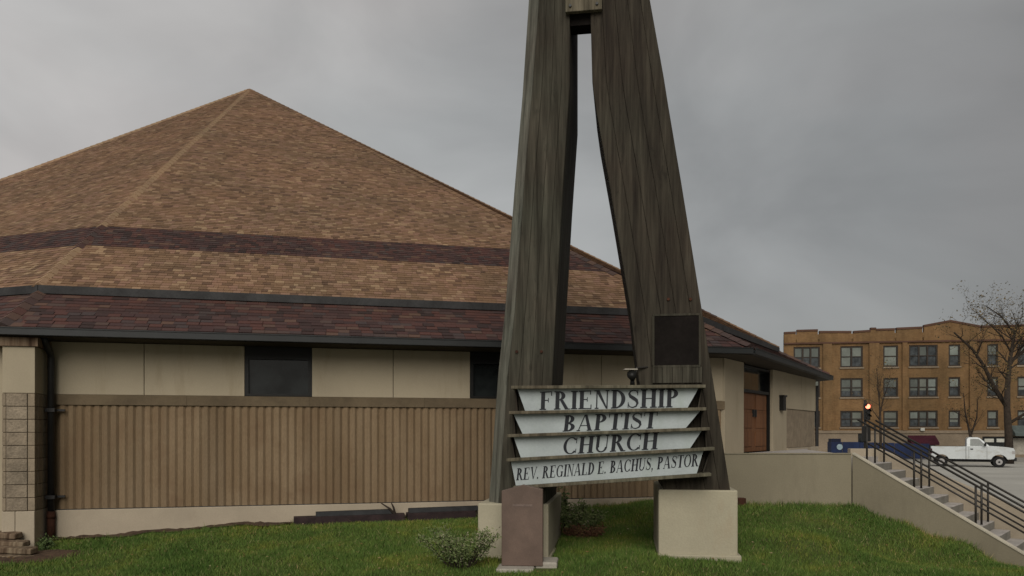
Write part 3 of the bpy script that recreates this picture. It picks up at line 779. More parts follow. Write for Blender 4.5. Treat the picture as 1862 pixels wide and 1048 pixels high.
# sign boards
FS = FT
sign = thing('church_sign', (1.6, 12.1, 2.4), 'stacked pale boards with black church lettering fixed across the tower legs', 'sign')
LED = [(930, 702, 1283, 700), (926, 748, 1284, 741), (922, 790, 1290, 777), (921, 834, 1299, 813), (934, 884, 1293, 860)]
def zat(l, px):
    x0, y0, x1, y1 = l; y = y0 + (y1 - y0) * (px - x0) / (x1 - x0)
    return zz(y, FT.D(px, .35))
def slat(u0, u1, za, zb2, h, n0, n1_):
    P = FT.p
    return [P(u0, n1_, za - h), P(u1, n1_, zb2 - h), P(u1, n0, zb2 - h), P(u0, n0, za - h), P(u0, n1_, za), P(u1, n1_, zb2), P(u1, n0, zb2), P(u0, n0, za)]
lines = []
for l in LED:
    u0, u1 = FT.u(l[0], .35), FT.u(l[2], .35)
    b = MB(); b.hexa(slat(u0, u1, zat(l, l[0]), zat(l, l[2]), .05, .03, .40)); b.build('shelf', M['ledge'], sign, bevel=.008)
    lines.append((u0, u1, zat(l, l[0]), zat(l, l[2])))
PAN = [(941, 1270, 955, 1250), (934, 1273, 950, 1247), (934, 1276, 947, 1255), (929, 1279, 938, 1267)]
TEXT = [('FRIENDSHIP', 980, 1236, .30, .84, .03), ('BAPTIST', 1022, 1195, .30, .84, .1), ('CHURCH', 1022, 1196, .30, .86, .1), ('REV. REGINALD E. BACHUS, PASTOR', 938, 1270, .08, .50, .16)]

# --- serif capitals built from strokes and arcs
T, t_, S_ = .21, .065, .06
def rect(x0, y0, x1, y1): return [[(x0, y0), (x1, y0), (x1, y1), (x0, y1)]]
def arc(cx, cy, rx, ry, a0, a1, th=T, tn=t_, n=14):
    out = []
    for k in range(n):
        a, c = R(a0 + (a1 - a0) * k / n), R(a0 + (a1 - a0) * (k + 1) / n)
        o = lambda q: (cx + rx * math.cos(q), cy + ry * math.sin(q)); i_ = lambda q: (cx + (rx - th) * math.cos(q), cy + (ry - tn) * math.sin(q))
        out.append([i_(a), o(a), o(c), i_(c)])
    return out
def serif(x0, x1, y): return rect(x0 - .07, y, x1 + .07, y + S_)
def stem(x, w=T, y0=0, y1=1, sb=True, st=True):
    r = rect(x, y0, x + w, y1)
    if sb: r += serif(x, x + w, y0)
    if st: r += serif(x, x + w, y1 - S_)
    return r
def stroke(pts, ws):
    out = []; nrm_ = []
    for i in range(len(pts)):
        a, c = pts[max(0, i - 1)], pts[min(len(pts) - 1, i + 1)]
        dx, dy = c[0] - a[0], c[1] - a[1]; l = math.hypot(dx, dy); nrm_.append((-dy / l, dx / l))
    for i in range(len(pts) - 1):
        q = []
        for (k, s) in ((i, -1), (i + 1, -1), (i + 1, 1), (i, 1)):
            q.append((pts[k][0] + s * nrm_[k][0] * ws[k] / 2, pts[k][1] + s * nrm_[k][1] * ws[k] / 2))
        out.append(q)
    return out
def glyph(ch):
    if ch == 'I': return stem(.1), .37
    if ch == 'F': return stem(.1) + rect(.1, .95, .68, 1) + rect(.63, .76, .68, .96) + rect(.27, .49, .5, .545) + rect(.47, .4, .51, .64), .74
    if ch == 'E': return stem(.1) + rect(.1, .95, .68, 1) + rect(.63, .78, .68, .96) + rect(.27, .49, .5, .545) + rect(.47, .4, .51, .64) + rect(.1, 0, .72, .05) + rect(.67, .04, .72, .24), .79
    if ch == 'L': return stem(.1) + rect(.1, 0, .68, .05) + rect(.63, .04, .68, .26), .74
    if ch == 'H': return stem(.1) + stem(.6) + rect(.27, .475, .6, .53), .87
    if ch == 'N': return stem(.14, t_, st=False) + rect(.03, .95, .25, 1) + stem(.68, t_, sb=False) + [[(.1, 1), (.3, 1), (.735, 0), (.66, 0)]], .86
    if ch == 'P': return stem(.1) + arc(.27, .735, .38, .265, -90, 90), .72
    if ch == 'B': return stem(.1) + arc(.27, .745, .34, .255, -90, 90) + arc(.27, .265, .40, .265, -90, 90), .76
    if ch == 'R': return stem(.1) + arc(.27, .745, .35, .255, -90, 90) + [[(.34, .5), (.5, .53), (.82, 0), (.62, 0)]] + rect(.62, 0, .88, .05), .86
    if ch == 'D': return stem(.1) + arc(.25, .5, .52, .5, -90, 90), .80
    if ch == 'A': return [[(.06, 0), (.12, 0), (.42, 1), (.36, 1)], [(.36, 1), (.5, 1), (.82, 0), (.62, 0)]] + serif(.07, .12, 0) + serif(.63, .79, 0) + rect(.2, .3, .6, .35), .88
    if ch == 'V': return [[(.06, 1), (.25, 1), (.50, 0), (.42, 0)], [(.42, 0), (.48, 0), (.78, 1), (.71, 1)]] + serif(.08, .22, .95) + serif(.72, .76, .95), .84
    if ch == 'T': return stem(.3, st=False) + rect(.03, .95, .74, 1) + rect(.03, .76, .075, .96) + rect(.695, .76, .74, .96), .77
    if ch == 'U': return rect(.1, .3, .27, 1) + serif(.1, .27, .95) + rect(.66, .3, .715, 1) + serif(.66, .715, .95) + arc(.4075, .31, .3075, .31, 180, 360, .12, .07), .83
    if ch == 'C': return arc(.45, .5, .42, .5, 42, 318, .17, .05, 20) + rect(.72, .62, .765, .96) + rect(.72, .06, .76, .3), .82
    if ch == 'G': return arc(.45, .5, .42, .5, 42, 318, .17, .05, 20) + rect(.72, .64, .765, .96) + rect(.64, .04, .80, .44) + rect(.56, .40, .86, .45), .90
    if ch == 'O': return arc(.45, .5, .42, .5, 0, 360, .17, .05, 24), .88
    if ch == 'S':
        pts = [(.56, .80), (.50, .92), (.35, .965), (.19, .91), (.13, .77), (.20, .64), (.36, .53), (.51, .42), (.57, .26), (.50, .10), (.33, .035), (.17, .08), (.10, .22)]
        ws = [.05, .05, .06, .08, .12, .17, .19, .17, .12, .08, .06, .05, .05]
        return stroke(pts, ws) + rect(.55, .68, .59, .98) + rect(.07, .02, .11, .32), .66
    if ch == '.': return rect(.06, 0, .2, .14), .28
    if ch == ',': return [[(.06, 0), (.2, .02), (.2, .14), (.06, .14)], [(.13, 0), (.2, .02), (.12, -.16), (.07, -.15)]], .28
    return [], .34
def letters(txt, u0, u1, zl, zr, cap, shear, nf, parent):
    adv = []; x = 0
    for ch in txt:
        g_, w_ = glyph(ch); adv.append(x); x += w_ + .03
    total = x
    for ch, ax in zip(txt, adv):
        g_, w_ = glyph(ch)
        if not g_: continue
        b = MB()
        for k, poly in enumerate(g_):
            dn = nf + .004 + k * .00012
            fr = []; bk = []
            area = sum(poly[i][0] * poly[(i + 1) % 4][1] - poly[(i + 1) % 4][0] * poly[i][1] for i in range(4))
            if area < 0: poly = poly[::-1]
            for (gx, gy) in poly:
                xx = (ax + gx + shear * gy) / total
                uu = u0 + (u1 - u0) * xx; z = zl + (zr - zl) * xx + gy * cap
                fr.append(FT.p(uu, dn, z)); bk.append(FT.p(uu, nf + .0005, z))
            b.quadmesh(fr + bk, [(0, 1, 2, 3), (0, 4, 5, 1), (1, 5, 6, 2), (2, 6, 7, 3), (3, 7, 4, 0)])
        b.build('letter', M['letter'], parent)
for k in range(4):
    u0, u1, za, zb2 = lines[k]; v0, v1, zc_, zd_ = lines[k + 1]
    a, c, d_, e_ = [FT.u(q, .26) for q in PAN[k]]
    zt_l = lambda u: za + (zb2 - za) * (u - u0) / (u1 - u0) - .05
    zb_l = lambda u: zc_ + (zd_ - zc_) * (u - v0) / (v1 - v0)
    P = FT.p; nt_, nb_ = .26, .26
    b = MB()
    b.hexa([P(d_, nb_, zb_l(d_)), P(e_, nb_, zb_l(e_)), P(e_, nb_ - .05, zb_l(e_)), P(d_, nb_ - .05, zb_l(d_)), P(a, nt_, zt_l(a)), P(c, nt_, zt_l(c)), P(c, nt_ - .05, zt_l(c)), P(a, nt_ - .05, zt_l(a))])
    pn = b.build('board', M['sign'], sign)
    # timber backing to both sides, recessed
    txt, p0, p1, lo, hi, shr = TEXT[k]
    t0, t1 = FT.u(p0, .26), FT.u(p1, .26)
    H = zt_l((a + c) / 2) - zb_l((a + c) / 2)
    if k == 3:
        zl, zr = zb_l(t0) + H * .22, zb_l(t1) + H * .30; cap = H * .52
    else:
        zl, zr = zb_l(t0) + H * .04, zb_l(t1) + H * .04; cap = H * .90
    letters(txt, t0, t1, zl, zr, cap, shr, .26, pn)
for k in range(4):
    for s in (0, 1):
        u = lines[k][s]; v = lines[k + 1][s]; sgn = 1 if s == 0 else -1
        b = MB(); P = FT.p; z0 = lines[k + 1][2 + s]; z1 = lines[k][2 + s] - .05
        ua, ub = (u + .03 * sgn), (v + .09 * sgn)
        x0, x1 = min(ua, ua + .02 * sgn), max(ua, ua + .02 * sgn)
        y0, y1 = min(ub, ub + .02 * sgn), max(ub, ub + .02 * sgn)
        b.hexa([P(y0, .19, z0), P(y1, .19, z0), P(y1, .03, z0), P(y0, .03, z0), P(x0, .20, z1), P(x1, .20, z1), P(x1, .03, z1), P(x0, .03, z1)])
        b.build('end_board', M['beam_dark'], sign)
# flood lamp on top shelf
lz = lines[0][2]
lamp = thing('sign_lamp', FT.p(FT.u(1150, .2), .2, lz), 'small flood lamp standing on the top shelf of the church sign', 'lamp')
P0 = FT.p(FT.u(1150, .2), .2, lz)
b = MB(); b.tube([(P0[0], P0[1], lz), (P0[0], P0[1], lz + .1)], [.04, .03], 10); b.tube([(P0[0] - .03, P0[1] - .12, lz + .16), (P0[0] + .01, P0[1] + .06, lz + .12)], [.075, .05], 12); b.build('housing', M['frame'], lamp, smooth=True)
b = MB(); b.box(P0[0] - .14, P0[0] + .06, P0[1] - .13, P0[1] + .05, lz + .235, lz + .25); b.build('hood', M['concrete'], lamp)
b = MB(); b.tube([(P0[0] + .03, P0[1] + .02, lz + .1), (P0[0] + .08, P0[1] + .1, lz + .28), (P0[0] + .3, P0[1] + .17, lz + .3)], .018, 6); b.build('conduit', M['rail'], lamp)

# ------------------------------------------------------------------ things on the lawn
# old timbers at the left corner
TL = [(-.9, 1.0, 0, 'lowest weathered timber of the stack at the left corner of the church'), (-.95, .82, 1, 'second lowest weathered timber of the stack beside the block pilaster'),
      (-1.05, .62, 2, 'third weathered timber up in the stack beside the block pilaster'), (-1.1, .36, 3, 'topmost weathered timber of the stack at the left edge')]
for q, (ua, ln, lev, lab) in enumerate(TL):
    base = Vector((-9.75 - q * .10, 14.05 + q * .12, 0))
    L_ = 1.9
    z0 = hgt(-9.1, 13.8) - .03 + lev * .11
    x1 = -8.35 - q * .27; y1 = 13.70 + q * .20
    b = MB(); hx = .10 + .02 * (q % 2)
    b.hexa([(x1 - L_, y1 - .12 + .5, z0), (x1, y1 - .12, z0), (x1 + .02, y1 + .1, z0), (x1 - L_, y1 + .12 + .5, z0), (x1 - L_, y1 - .12 + .5, z0 + hx), (x1, y1 - .11, z0 + hx - .02), (x1 + .01, y1 + .1, z0 + hx), (x1 - L_, y1 + .12 + .5, z0 + hx)])
    o = b.build('timber', M['timber'], bevel=.02); tag(o, lab, 'timber', 'old timbers stacked at the church corner')
# soil strip
def strip(us, n0, n1_, m, name, label):
    b = MB(); vs_ = []; k = len(us)
    for u in us:
        w = 1 if .05 < (u - us[0]) / (us[-1] - us[0]) < .98 else .2
        for nn_ in (n0, n0 + (n1_ - n0) * .5, n0 + (n1_ - n0) * (.8 + .35 * math.sin(u * 5.1) * math.sin(u * 2.3)) * w):
            X, Y, _ = FW.p(u, nn_, 0); vs_.append((X, Y, float(hgt(X, Y)) + .035 + (.02 if nn_ != n0 else .03) * random.random()))
    fs = [(i * 3 + a + 1, i * 3 + a + 4, i * 3 + a + 3, i * 3 + a) for i in range(k - 1) for a in (0, 1)]
    b.quadmesh(vs_, fs); o = b.build(name, m, smooth=True); tag(o, label, kind='structure'); return o
strip(list(np.linspace(.4, 5.2, 60)), .06, .62, M['soil'], 'soil_strip', 'bare brown soil along the church plinth')
def patch():
    b = MB(); cx, cy = -9.05, 13.85; n_ = 26; rings_ = 5
    vs_ = [(cx, cy, hz0(cx, cy) + .04)]
    for k in range(1, rings_ + 1):
        for q in range(n_):
            a = 2 * math.pi * q / n_; rr = k / rings_ * (1 + .16 * math.sin(3 * a + 1) + .09 * math.sin(7 * a))
            X, Y = cx + math.cos(a) * rr * 1.15, cy + math.sin(a) * rr * .62
            vs_.append((X, Y, hz0(X, Y) + (.03 if k < rings_ else -.01) + .02 * random.random()))
    fs = [(0, 1 + q, 1 + (q + 1) % n_) for q in range(n_)]
    for k in range(rings_ - 1):
        for q in range(n_): fs.append((1 + k * n_ + q, 1 + (k + 1) * n_ + q, 1 + (k + 1) * n_ + (q + 1) % n_, 1 + k * n_ + (q + 1) % n_))
    b.quadmesh(vs_, fs); tag(b.build('soil_patch', M['soil'], smooth=True), 'worn brown soil around the timbers at the church corner', kind='structure')
hz0 = lambda x, y: float(hgt(x, y))
patch()
# dark boards against the plinth
def lay_board(pxa, pxb, n0, w, zoff, h, m, label, tilt=0):
    ua, ub = FW.u(pxa, n0), FW.u(pxb, n0)
    za = float(hgt(*FW.p(ua, n0, 0)[:2])) + zoff; zb3 = float(hgt(*FW.p(ub, n0, 0)[:2])) + zoff
    P = FW.p; b = MB()
    b.hexa([P(ua, n0 + w, za), P(ub, n0 + w, zb3), P(ub, n0, zb3), P(ua, n0, za), P(ua + .02, n0 + w - tilt, za + h), P(ub - .02, n0 + w - tilt, zb3 + h), P(ub, n0, zb3 + h), P(ua, n0, za + h)])
    o = b.build('board', m, bevel=.006); tag(o, label, 'board', 'dark boards lying against the plinth')
lay_board(534, 735, .10, .30, -.01, .18, M['board'], 'longest dark reddish board at the bottom left of the pile against the plinth')
lay_board(574, 712, .10, .20, .17, .09, M['board2'], 'black board lying on top of the left end of the pile against the plinth', .05)
lay_board(738, 862, .10, .30, -.01, .19, M['board'], 'lower dark board behind the shrub, right of the broken branch')
lay_board(742, 868, .10, .20, .18, .09, M['board2'], 'upper black board behind the shrub, right of the broken branch', .05)
bx, by, _ = FW.p(FW.u(715), .3, 0); bz = float(hgt(bx, by))
b = MB(); b.tube([(bx + .05, by, bz + .1), (bx - .1, by, bz + .28), (bx - .28, by - .02, bz + .40)], [.03, .025, .012], 6); b.tube([(bx + .03, by, bz + .1), (bx - .02, by + .02, bz + .30), (bx - .07, by, bz + .42)], [.028, .022, .01], 6)
b.tube([(bx - .2, by - .05, bz + .05), (bx + .25, by - .03, bz + .12)], [.04, .03], 6)
tag(b.build('branch', M['bark'], smooth=True), 'broken dark branch sticking up between the boards by the plinth', 'branch')
# small dark utility box by landing wall
ub = MB(); zq = float(hgt(4.72, 15.85)); ub.box(4.60, 4.80, 15.78, 15.95, zq - .05, zq + .17); tag(ub.build('utility_box', M['rust'], bevel=.01), 'small dark red box at the foot of the landing wall beside the right pier', 'box')

def leaves(mb, cx, cy, cz, rx, ry, rz, count, size, colf, flat=0.0, gap=None):
    for _ in range(count):
        while True:
            v = Vector((random.uniform(-1, 1), random.uniform(-1, 1), random.uniform(-1, 1)))
            if v.length < 1 and (gap is None or gap(v)): break
        p = Vector((cx + v.x * rx, cy + v.y * ry, cz + v.z * rz))
        a = Vector((random.gauss(0, 1), random.gauss(0, 1), random.gauss(0, 1))).normalized(); c_ = a.orthogonal().normalized()
        c_ = Matrix.Rotation(random.uniform(0, 6.28), 3, a) @ c_; d = a.cross(c_); s = size * random.uniform(.6, 1.4)
        mb.quadmesh([p - c_ * s, p + d * s * .45, p + c_ * s, p - d * s * .45], [(0, 1, 2, 3)], (colf(v), 0, 0))
def shrub(name, label, stems, mat_l, base, spread, height, count, size, colf, seedv=1, topbias=.3):
    random.seed(seedv)
    sh = thing(name, base, label, 'shrub')
    st = MB(); lv = MB()
    for k in range(stems):
        a = random.uniform(0, 6.28); rr = random.random() ** .5
        tx, ty = math.cos(a) * rr * spread[0], math.sin(a) * rr * spread[1]; h = height * random.uniform(.55, 1.0) * (1 - .35 * rr)
        p0 = Vector(base) + Vector((tx * .25, ty * .25, -.03)); p1 = Vector(base) + Vector((tx * .7, ty * .7, h * .55)); p2 = Vector(base) + Vector((tx, ty, h))
        st.tube([p0, p1, p2], [.009, .006, .003], 5)
        per = count // stems
        for q in range(per):
            f_ = topbias + (1 - topbias) * random.random() ** .8
            c_ = (p0.lerp(p1, f_ / .55) if f_ < .55 else p1.lerp(p2, (f_ - .55) / .45))
            j = Vector((random.gauss(0, .05), random.gauss(0, .05), random.gauss(0, .03)))
            c_ = c_ + j
            a_ = Vector((random.gauss(0, 1), random.gauss(0, 1), random.gauss(0, .8))).normalized(); o_ = a_.orthogonal().normalized(); s = size * random.uniform(.6, 1.4)
            d = a_.cross(o_)
            lv.quadmesh([c_ - a_ * s, c_ + o_ * s * .42 + d * s * .1, c_ + a_ * s, c_ - o_ * s * .42 + d * s * .1], [(0, 1, 2, 3)], (colf(f_), 0, 0))
    st.build('stem', M['bark'], sh); tag(lv.build('foliage', mat_l, sh, color=True), kind='stuff')
hz_ = lambda x, y: float(hgt(x, y))
shrub('shrub', 'straggly pale green shrub in front of the left pier beside the memorial stone', 30, M['leaf_green'], (-.78, 11.8, hz_(-.78, 11.8)), (.72, .45), .86, 3000, .022, lambda f: min(1, max(0, random.gauss(.30 + .35 * f, .25))), 3)
shrub('shrub', 'small bushy green shrub with reddish lower leaves behind the left pier', 40, M['leaf_green'], (1.28, 14.6, hz_(1.28, 14.6)), (.50, .38), .74, 3600, .030, lambda f: random.gauss(.55, .2), 5, .45)
shrub('shrub', 'low reddish brown plant at the foot of the green shrub behind the left pier', 24, M['leaf_red'], (1.32, 14.2, hz_(1.32, 14.2)), (.42, .2), .34, 1500, .028, lambda f: random.random(), 6, .1)
shrub('shrub', 'thin dark green plant against the right side of the left pier', 10, M['leaf_green'], (1.02, 14.9, hz_(1.02, 14.9)), (.12, .12), 1.05, 700, .03, lambda f: random.gauss(.2, .15), 8, .5)
shrub('weed', 'small dark green weed beside the rusty foot of the downpipe', 9, M['leaf_green'], (-8.72, 14.45, hz_(-8.72, 14.45)), (.09, .09), .34, 420, .026, lambda f: random.gauss(.25, .15), 9, .2)
random.seed(11)

# grass blades
def blades():
    N_ = 230000
    x = rng.uniform(-10.4, 9.4, N_ * 2); y = rng.uniform(10.6, 18.2, N_ * 2)
    keep = np.abs(x / y) < .70
    z = hgt(x, y)
    # in front of the church wall
    d = (x - FW.ox) * FW.nx + (y - FW.oy) * FW.ny
    uu = (x - FW.ox) * FW.dx + (y - FW.oy) * FW.dy
    keep &= d > .09
    edge = .46 + .16 * np.sin(uu * 5.1) * np.sin(uu * 2.3) + rng.normal(0, .05, len(x))
    keep &= ~((uu < 5.2) & (d < edge) & (uu > -.3))
    keep &= ~((uu < 3.9) & (uu > -.8) & (d < .16))
    st_ = (x - ST[0]) * TD[0] + (y - ST[1]) * TD[1]
    keep &= ~((st_ > -.02) & (x > 6.4)); keep &= ~((y > 15.98) & (x > 4.28))
    keep &= ~((((x + 9.05) / 1.1) ** 2 + ((y - 13.85) / .56) ** 2) < 1 + rng.normal(0, .12, len(x)))
    for a, c in ((870, 996), (1197, 1341)):
        ua, uc_ = FT.u(a), FT.u(c); tu = (x - FT.ox) * FT.dx + (y - FT.oy) * FT.dy; tn = (x - FT.ox) * FT.nx + (y - FT.oy) * FT.ny
        keep &= ~((tu > ua - .02) & (tu < uc_ + .06) & (tn < .1) & (tn > -2.4))
    keep &= ~((x > FM.p(m0, 0, 0)[0] - .06) & (x < FM.p(FM.u(1013), 0, 0)[0]) & (y > 11.55) & (y < 12.3))
    x, y, z, uu = x[keep][:N_], y[keep][:N_], z[keep][:N_], uu[keep][:N_]
    n_ = len(x)
    dd_ = (x - FW.ox) * FW.nx + (y - FW.oy) * FW.ny; ss_ = (x - ST[0]) * TD[0] + (y - ST[1]) * TD[1]
    near = ((dd_ < .28 + .1 * np.sin(x * 7)) | ((ss_ > -.22 + .08 * np.sin(x * 9)) & (x > 6.6)) | ((y > 15.78) & (x > 4.2)))
    big = .5 + .5 * np.sin(x * 1.9 + 1.3 * np.sin(y * 1.3)) * np.cos(y * 2.3 + x * .7)
    h = (.028 + .045 * rng.random(n_) + .03 * big * rng.random(n_))
    h = h * np.where(near, 1.0 + 1.1 * rng.random(n_), 1.0)
    a = rng.uniform(0, 6.283, n_); w = .0045 + .004 * rng.random(n_)
    le = rng.normal(0, .45, n_) * h; le2 = rng.normal(0, .45, n_) * h
    V = np.zeros((n_, 3, 3))
    V[:, 0] = np.stack([x - np.cos(a) * w, y - np.sin(a) * w, z - .005], 1)
    V[:, 1] = np.stack([x + np.cos(a) * w, y + np.sin(a) * w, z - .005], 1)
    V[:, 2] = np.stack([x + le, y + le2, z + h], 1)
    me = bpy.data.meshes.new('grass')
    me.vertices.add(n_ * 3); me.vertices.foreach_set('co', V.ravel())
    me.loops.add(n_ * 3); me.loops.foreach_set('vertex_index', np.arange(n_ * 3, dtype=np.int32))
    me.polygons.add(n_); me.polygons.foreach_set('loop_start', np.arange(0, n_ * 3, 3, dtype=np.int32))
    me.update(calc_edges=True)
    at = me.color_attributes.new('Col', 'FLOAT_COLOR', 'POINT')
    cv = np.clip(rng.normal(.42, .2, n_), 0, 1); cv[rng.random(n_) < .03] = 1; cv = np.where(near & (rng.random(n_) < .25), 1.0, cv)
    cc = np.ones((n_ * 3, 4), dtype=np.float32); cc[:, 0] = np.repeat(cv, 3); at.data.foreach_set('color', cc.ravel())
    me.materials.append(M['blade'])
    o = bpy.data.objects.new('grass', me); COL.objects.link(o)
    tag(o, 'short green grass with a few dry blades covering the church lawn', 'grass', kind='stuff')
blades()
def fallen():
    b = MB()
    for _ in range(420):
        x, y = random.uniform(-9, 9), random.uniform(11, 16.5)
        if (x - ST[0]) * TD[0] + (y - ST[1]) * TD[1] > -.1 and x > 6: continue
        if (x - FW.ox) * FW.nx + (y - FW.oy) * FW.ny < .15: continue
        z = hz_(x, y) + .035 + random.random() * .02
        s = random.uniform(.012, .035); a = random.uniform(0, 6.28); c_, d_ = math.cos(a) * s, math.sin(a) * s
        b.quadmesh([(x - c_, y - d_, z), (x + d_ * .6, y - c_ * .6, z + .012), (x + c_, y + d_, z + .004), (x - d_ * .6, y + c_ * .6, z)], [(0, 1, 2, 3)], (random.random(), 0, 0))
    o = b.build('fallen_leaves', M['fallen'], color=True); tag(o, 'scattered dry fallen leaves on the lawn', 'leaves', kind='stuff')
M['fallen'] = mat_attr('fallen_leaf', [(0, (0.12, 0.07, 0.03)), (0.6, (0.20, 0.13, 0.05)), (1, (0.30, 0.26, 0.16))], 0.8, 30, 0)
fallen()

# ------------------------------------------------------------------ brick flats behind
FA = Frame(27.2, 77.0, 0.989, -0.15)
apt = thing('apartment_building', (43, 75, 0), 'three storey orange brown brick flats with notched parapet across the street', 'building')
UE = 46.0
cols_ = [(1443, 1491, 3), (1528, 1569, 2), (1606, 1633, 1), (1653, 1705, 3), (1725, 1746, 1), (1795, 1815, 1), (1850, 1900, 3), (1925, 1945, 1), (1980, 2030, 3)]
def rowz(px, py): return FA.z(px, py)
rowsz = [(FA.z(1650, 667), FA.z(1650, 628)), (FA.z(1650, 722), FA.z(1650, 687)), (FA.z(1650, 777), FA.z(1650, 747))]
holes = []
for (a, c_, k) in cols_:
    for (z0, z1) in rowsz: holes.append((FA.u(a), FA.u(c_), z0, z1, k))
ZS = FA.z(1600, 783)           # top of stone ground floor
ZP = FA.z(1600, 624)           # cornice line
def skin(F, u0, u1, z0, z1, holes, n0, n1_):
    us = sorted({u0, u1, *[h[0] for h in holes], *[h[1] for h in holes]}); zs = sorted({z0, z1, *[h[2] for h in holes], *[h[3] for h in holes]})
    us = [u for u in us if u0 <= u <= u1]; zs = [z for z in zs if z0 <= z <= z1]
    b = MB()
    for i in range(len(us) - 1):
        run_ = None
        for j in range(len(zs) - 1):
            cu, cz = (us[i] + us[i + 1]) / 2, (zs[j] + zs[j + 1]) / 2
            inh = any(h[0] < cu < h[1] and h[2] < cz < h[3] for h in holes)
            if not inh:
                if run_ is None: run_ = zs[j]
            if (inh or j == len(zs) - 2) and run_ is not None:
                b.fbox(F, us[i], us[i + 1], n0, n1_, run_, zs[j] if inh else zs[j + 1]); run_ = None
    return b
skin(FA, 0, UE, ZS, ZP + .5, holes, -.3, 0).build('wall', M['apt'], apt)
b = MB(); b.prism([FA.p(.05, -.32, 0)[:2], FA.p(UE, -.32, 0)[:2], FA.p(UE, -13, 0)[:2], FA.p(7.2, -13, 0)[:2]], 0, ZP - .2); b.build('inner_wall', M['apt'], apt)
b = MB(); b.fbox(FA, 0, UE, -.3, .18, ZP, ZP + .16); b.build('cornice', M['coping'], apt)
b = MB(); b.fbox(FA, 0, UE, -.3, .12, ZS - .28, ZS); b.build('stone_course', M['stone'], apt)
# parapet pieces with gaps
PAR = [(1426, 604, 1447, 603), (1449, 600, 1487, 599), (1490, 602, 1548, 602), (1552, 602, 1583, 600), (1583, 596, 1593, 596), (1593, 598, 1627, 597), (1630, 596, 1677, 594), (1680, 591, 1728, 582), (1728, 582, 1782, 592), (1785, 592, 1862, 590), (1866, 590, 1930, 586), (1930, 578, 2040, 578)]
for (a, ya, c_, yc) in PAR:
    u0, u1 = FA.u(a), FA.u(c_); za, zc2 = FA.z(a, ya), FA.z(c_, yc)
    P = FA.p
    z0 = ZP + .17
    b = MB(); b.hexa([P(u0, .02, z0), P(u1, .02, z0), P(u1, -.3, z0), P(u0, -.3, z0), P(u0, .02, za - .2), P(u1, .02, zc2 - .2), P(u1, -.3, zc2 - .2), P(u0, -.3, za - .2)])
    pp = b.build('parapet', M['apt'], apt)
    b = MB(); b.hexa([P(u0, .08, za - .2), P(u1, .08, zc2 - .2), P(u1, -.36, zc2 - .2), P(u0, -.36, za - .2), P(u0, .08, za), P(u1, .08, zc2), P(u1, -.36, zc2), P(u0, -.36, za)])
    b.build('coping', M['coping'], pp)
b = MB(); b.fbox(FA, 0, UE, -.28, .0, ZP + .16, FA.z(1600, 606)); b.build('parapet', M['apt'], apt)
for (a, c_) in ((1496, 1512), (1580, 1598), (1640, 1649), (1762, 1775)):
    b = MB(); b.fbox(FA, FA.u(a), FA.u(c_), 0, .16, ZS, ZP - .001); b.build('pilaster', M['apt'], apt)
random.seed(4)
for (u0, u1, z0, z1, k) in holes:
    fr = MB(); t = .13
    fr.fbox(FA, u0, u0 + t, -.2, -.06, z0, z1); fr.fbox(FA, u1 - t, u1, -.2, -.06, z0, z1); fr.fbox(FA, u0 + t, u1 - t, -.2, -.06, z1 - t, z1); fr.fbox(FA, u0 + t, u1 - t, -.2, -.06, z0, z0 + t)
    w_ = (u1 - u0 - 2 * t)
    for q in range(1, k):
        um = u0 + t + w_ * q / k; fr.fbox(FA, um - t * .6, um + t * .6, -.2, -.06, z0 + t, z1 - t)
    win = fr.build('window', M['apt_frame'], apt)
    b = MB(); b.fbox(FA, u0 - .08, u1 + .08, -.1, .10, z0 - .14, z0 - .001); b.build('sill', M['stone'], win)
    for q in range(k):
        a_ = u0 + t + w_ * q / k + (t * .6 if q else 0); c_ = u0 + t + w_ * (q + 1) / k - (t * .6 if q < k - 1 else 0)
        zm = (z0 + z1) / 2
        b = MB(); b.fbox(FA, a_, c_, -.19, -.15, z0 + t, zm - .04); b.fbox(FA, a_, c_, -.17, -.13, zm + .04, z1 - t); b.build('pane', M['apt_glass'], win)
        b = MB(); b.fbox(FA, a_, c_, -.18, -.09, zm - .04, zm + .04); b.build('sash_bar', M['apt_frame'], win)
        dr = random.random()
        top = z0 > 8
        if dr < (.85 if top or u0 < 12 else .55):
            zb4 = zm + .05 if random.random() < .5 else (z0 + t + .02 if top else zm - .3)
            b = MB(); b.fbox(FA, a_ + .03, c_ - .03, -.128, -.124, max(zb4, zm + .05), z1 - t - .02)
            if zb4 < zm: b.fbox(FA, a_ + .03, c_ - .03, -.148, -.144, zb4, zm - .05)
            b.build('blind', M['blind'], win)
# ground floor with shop openings
gh = [(FA.u(1652), FA.u(1700), .6, FA.z(1675, 808) , 1), (FA.u(1786), FA.u(1832), .9, FA.z(1810, 794), 1), (FA.u(1840), FA.u(1890), .4, FA.z(1860, 794), 1), (FA.u(1560), FA.u(1575), .3, 2.6, 1)]
skin(FA, 0, UE, 0, ZS - .29, gh, -.3, .03).build('stone_base', M['stone'], apt)
for (u0, u1, z0, z1, k) in gh:
    fr = MB(); fr.fbox(FA, u0, u0 + .12, -.2, -.05, z0, z1); fr.fbox(FA, u1 - .12, u1, -.2, -.05, z0, z1); fr.fbox(FA, u0 + .12, u1 - .12, -.2, -.05, z1 - .15, z1)
    win = fr.build('shop_window', M['frame'], apt)
    b = MB(); b.fbox(FA, u0 + .12, u1 - .12, -.18, -.12, z0, z1 - .15); b.build('pane' if u0 < FA.u(1838) else 'shutter', M['glass'] if u0 < FA.u(1838) else M['concrete'], win)
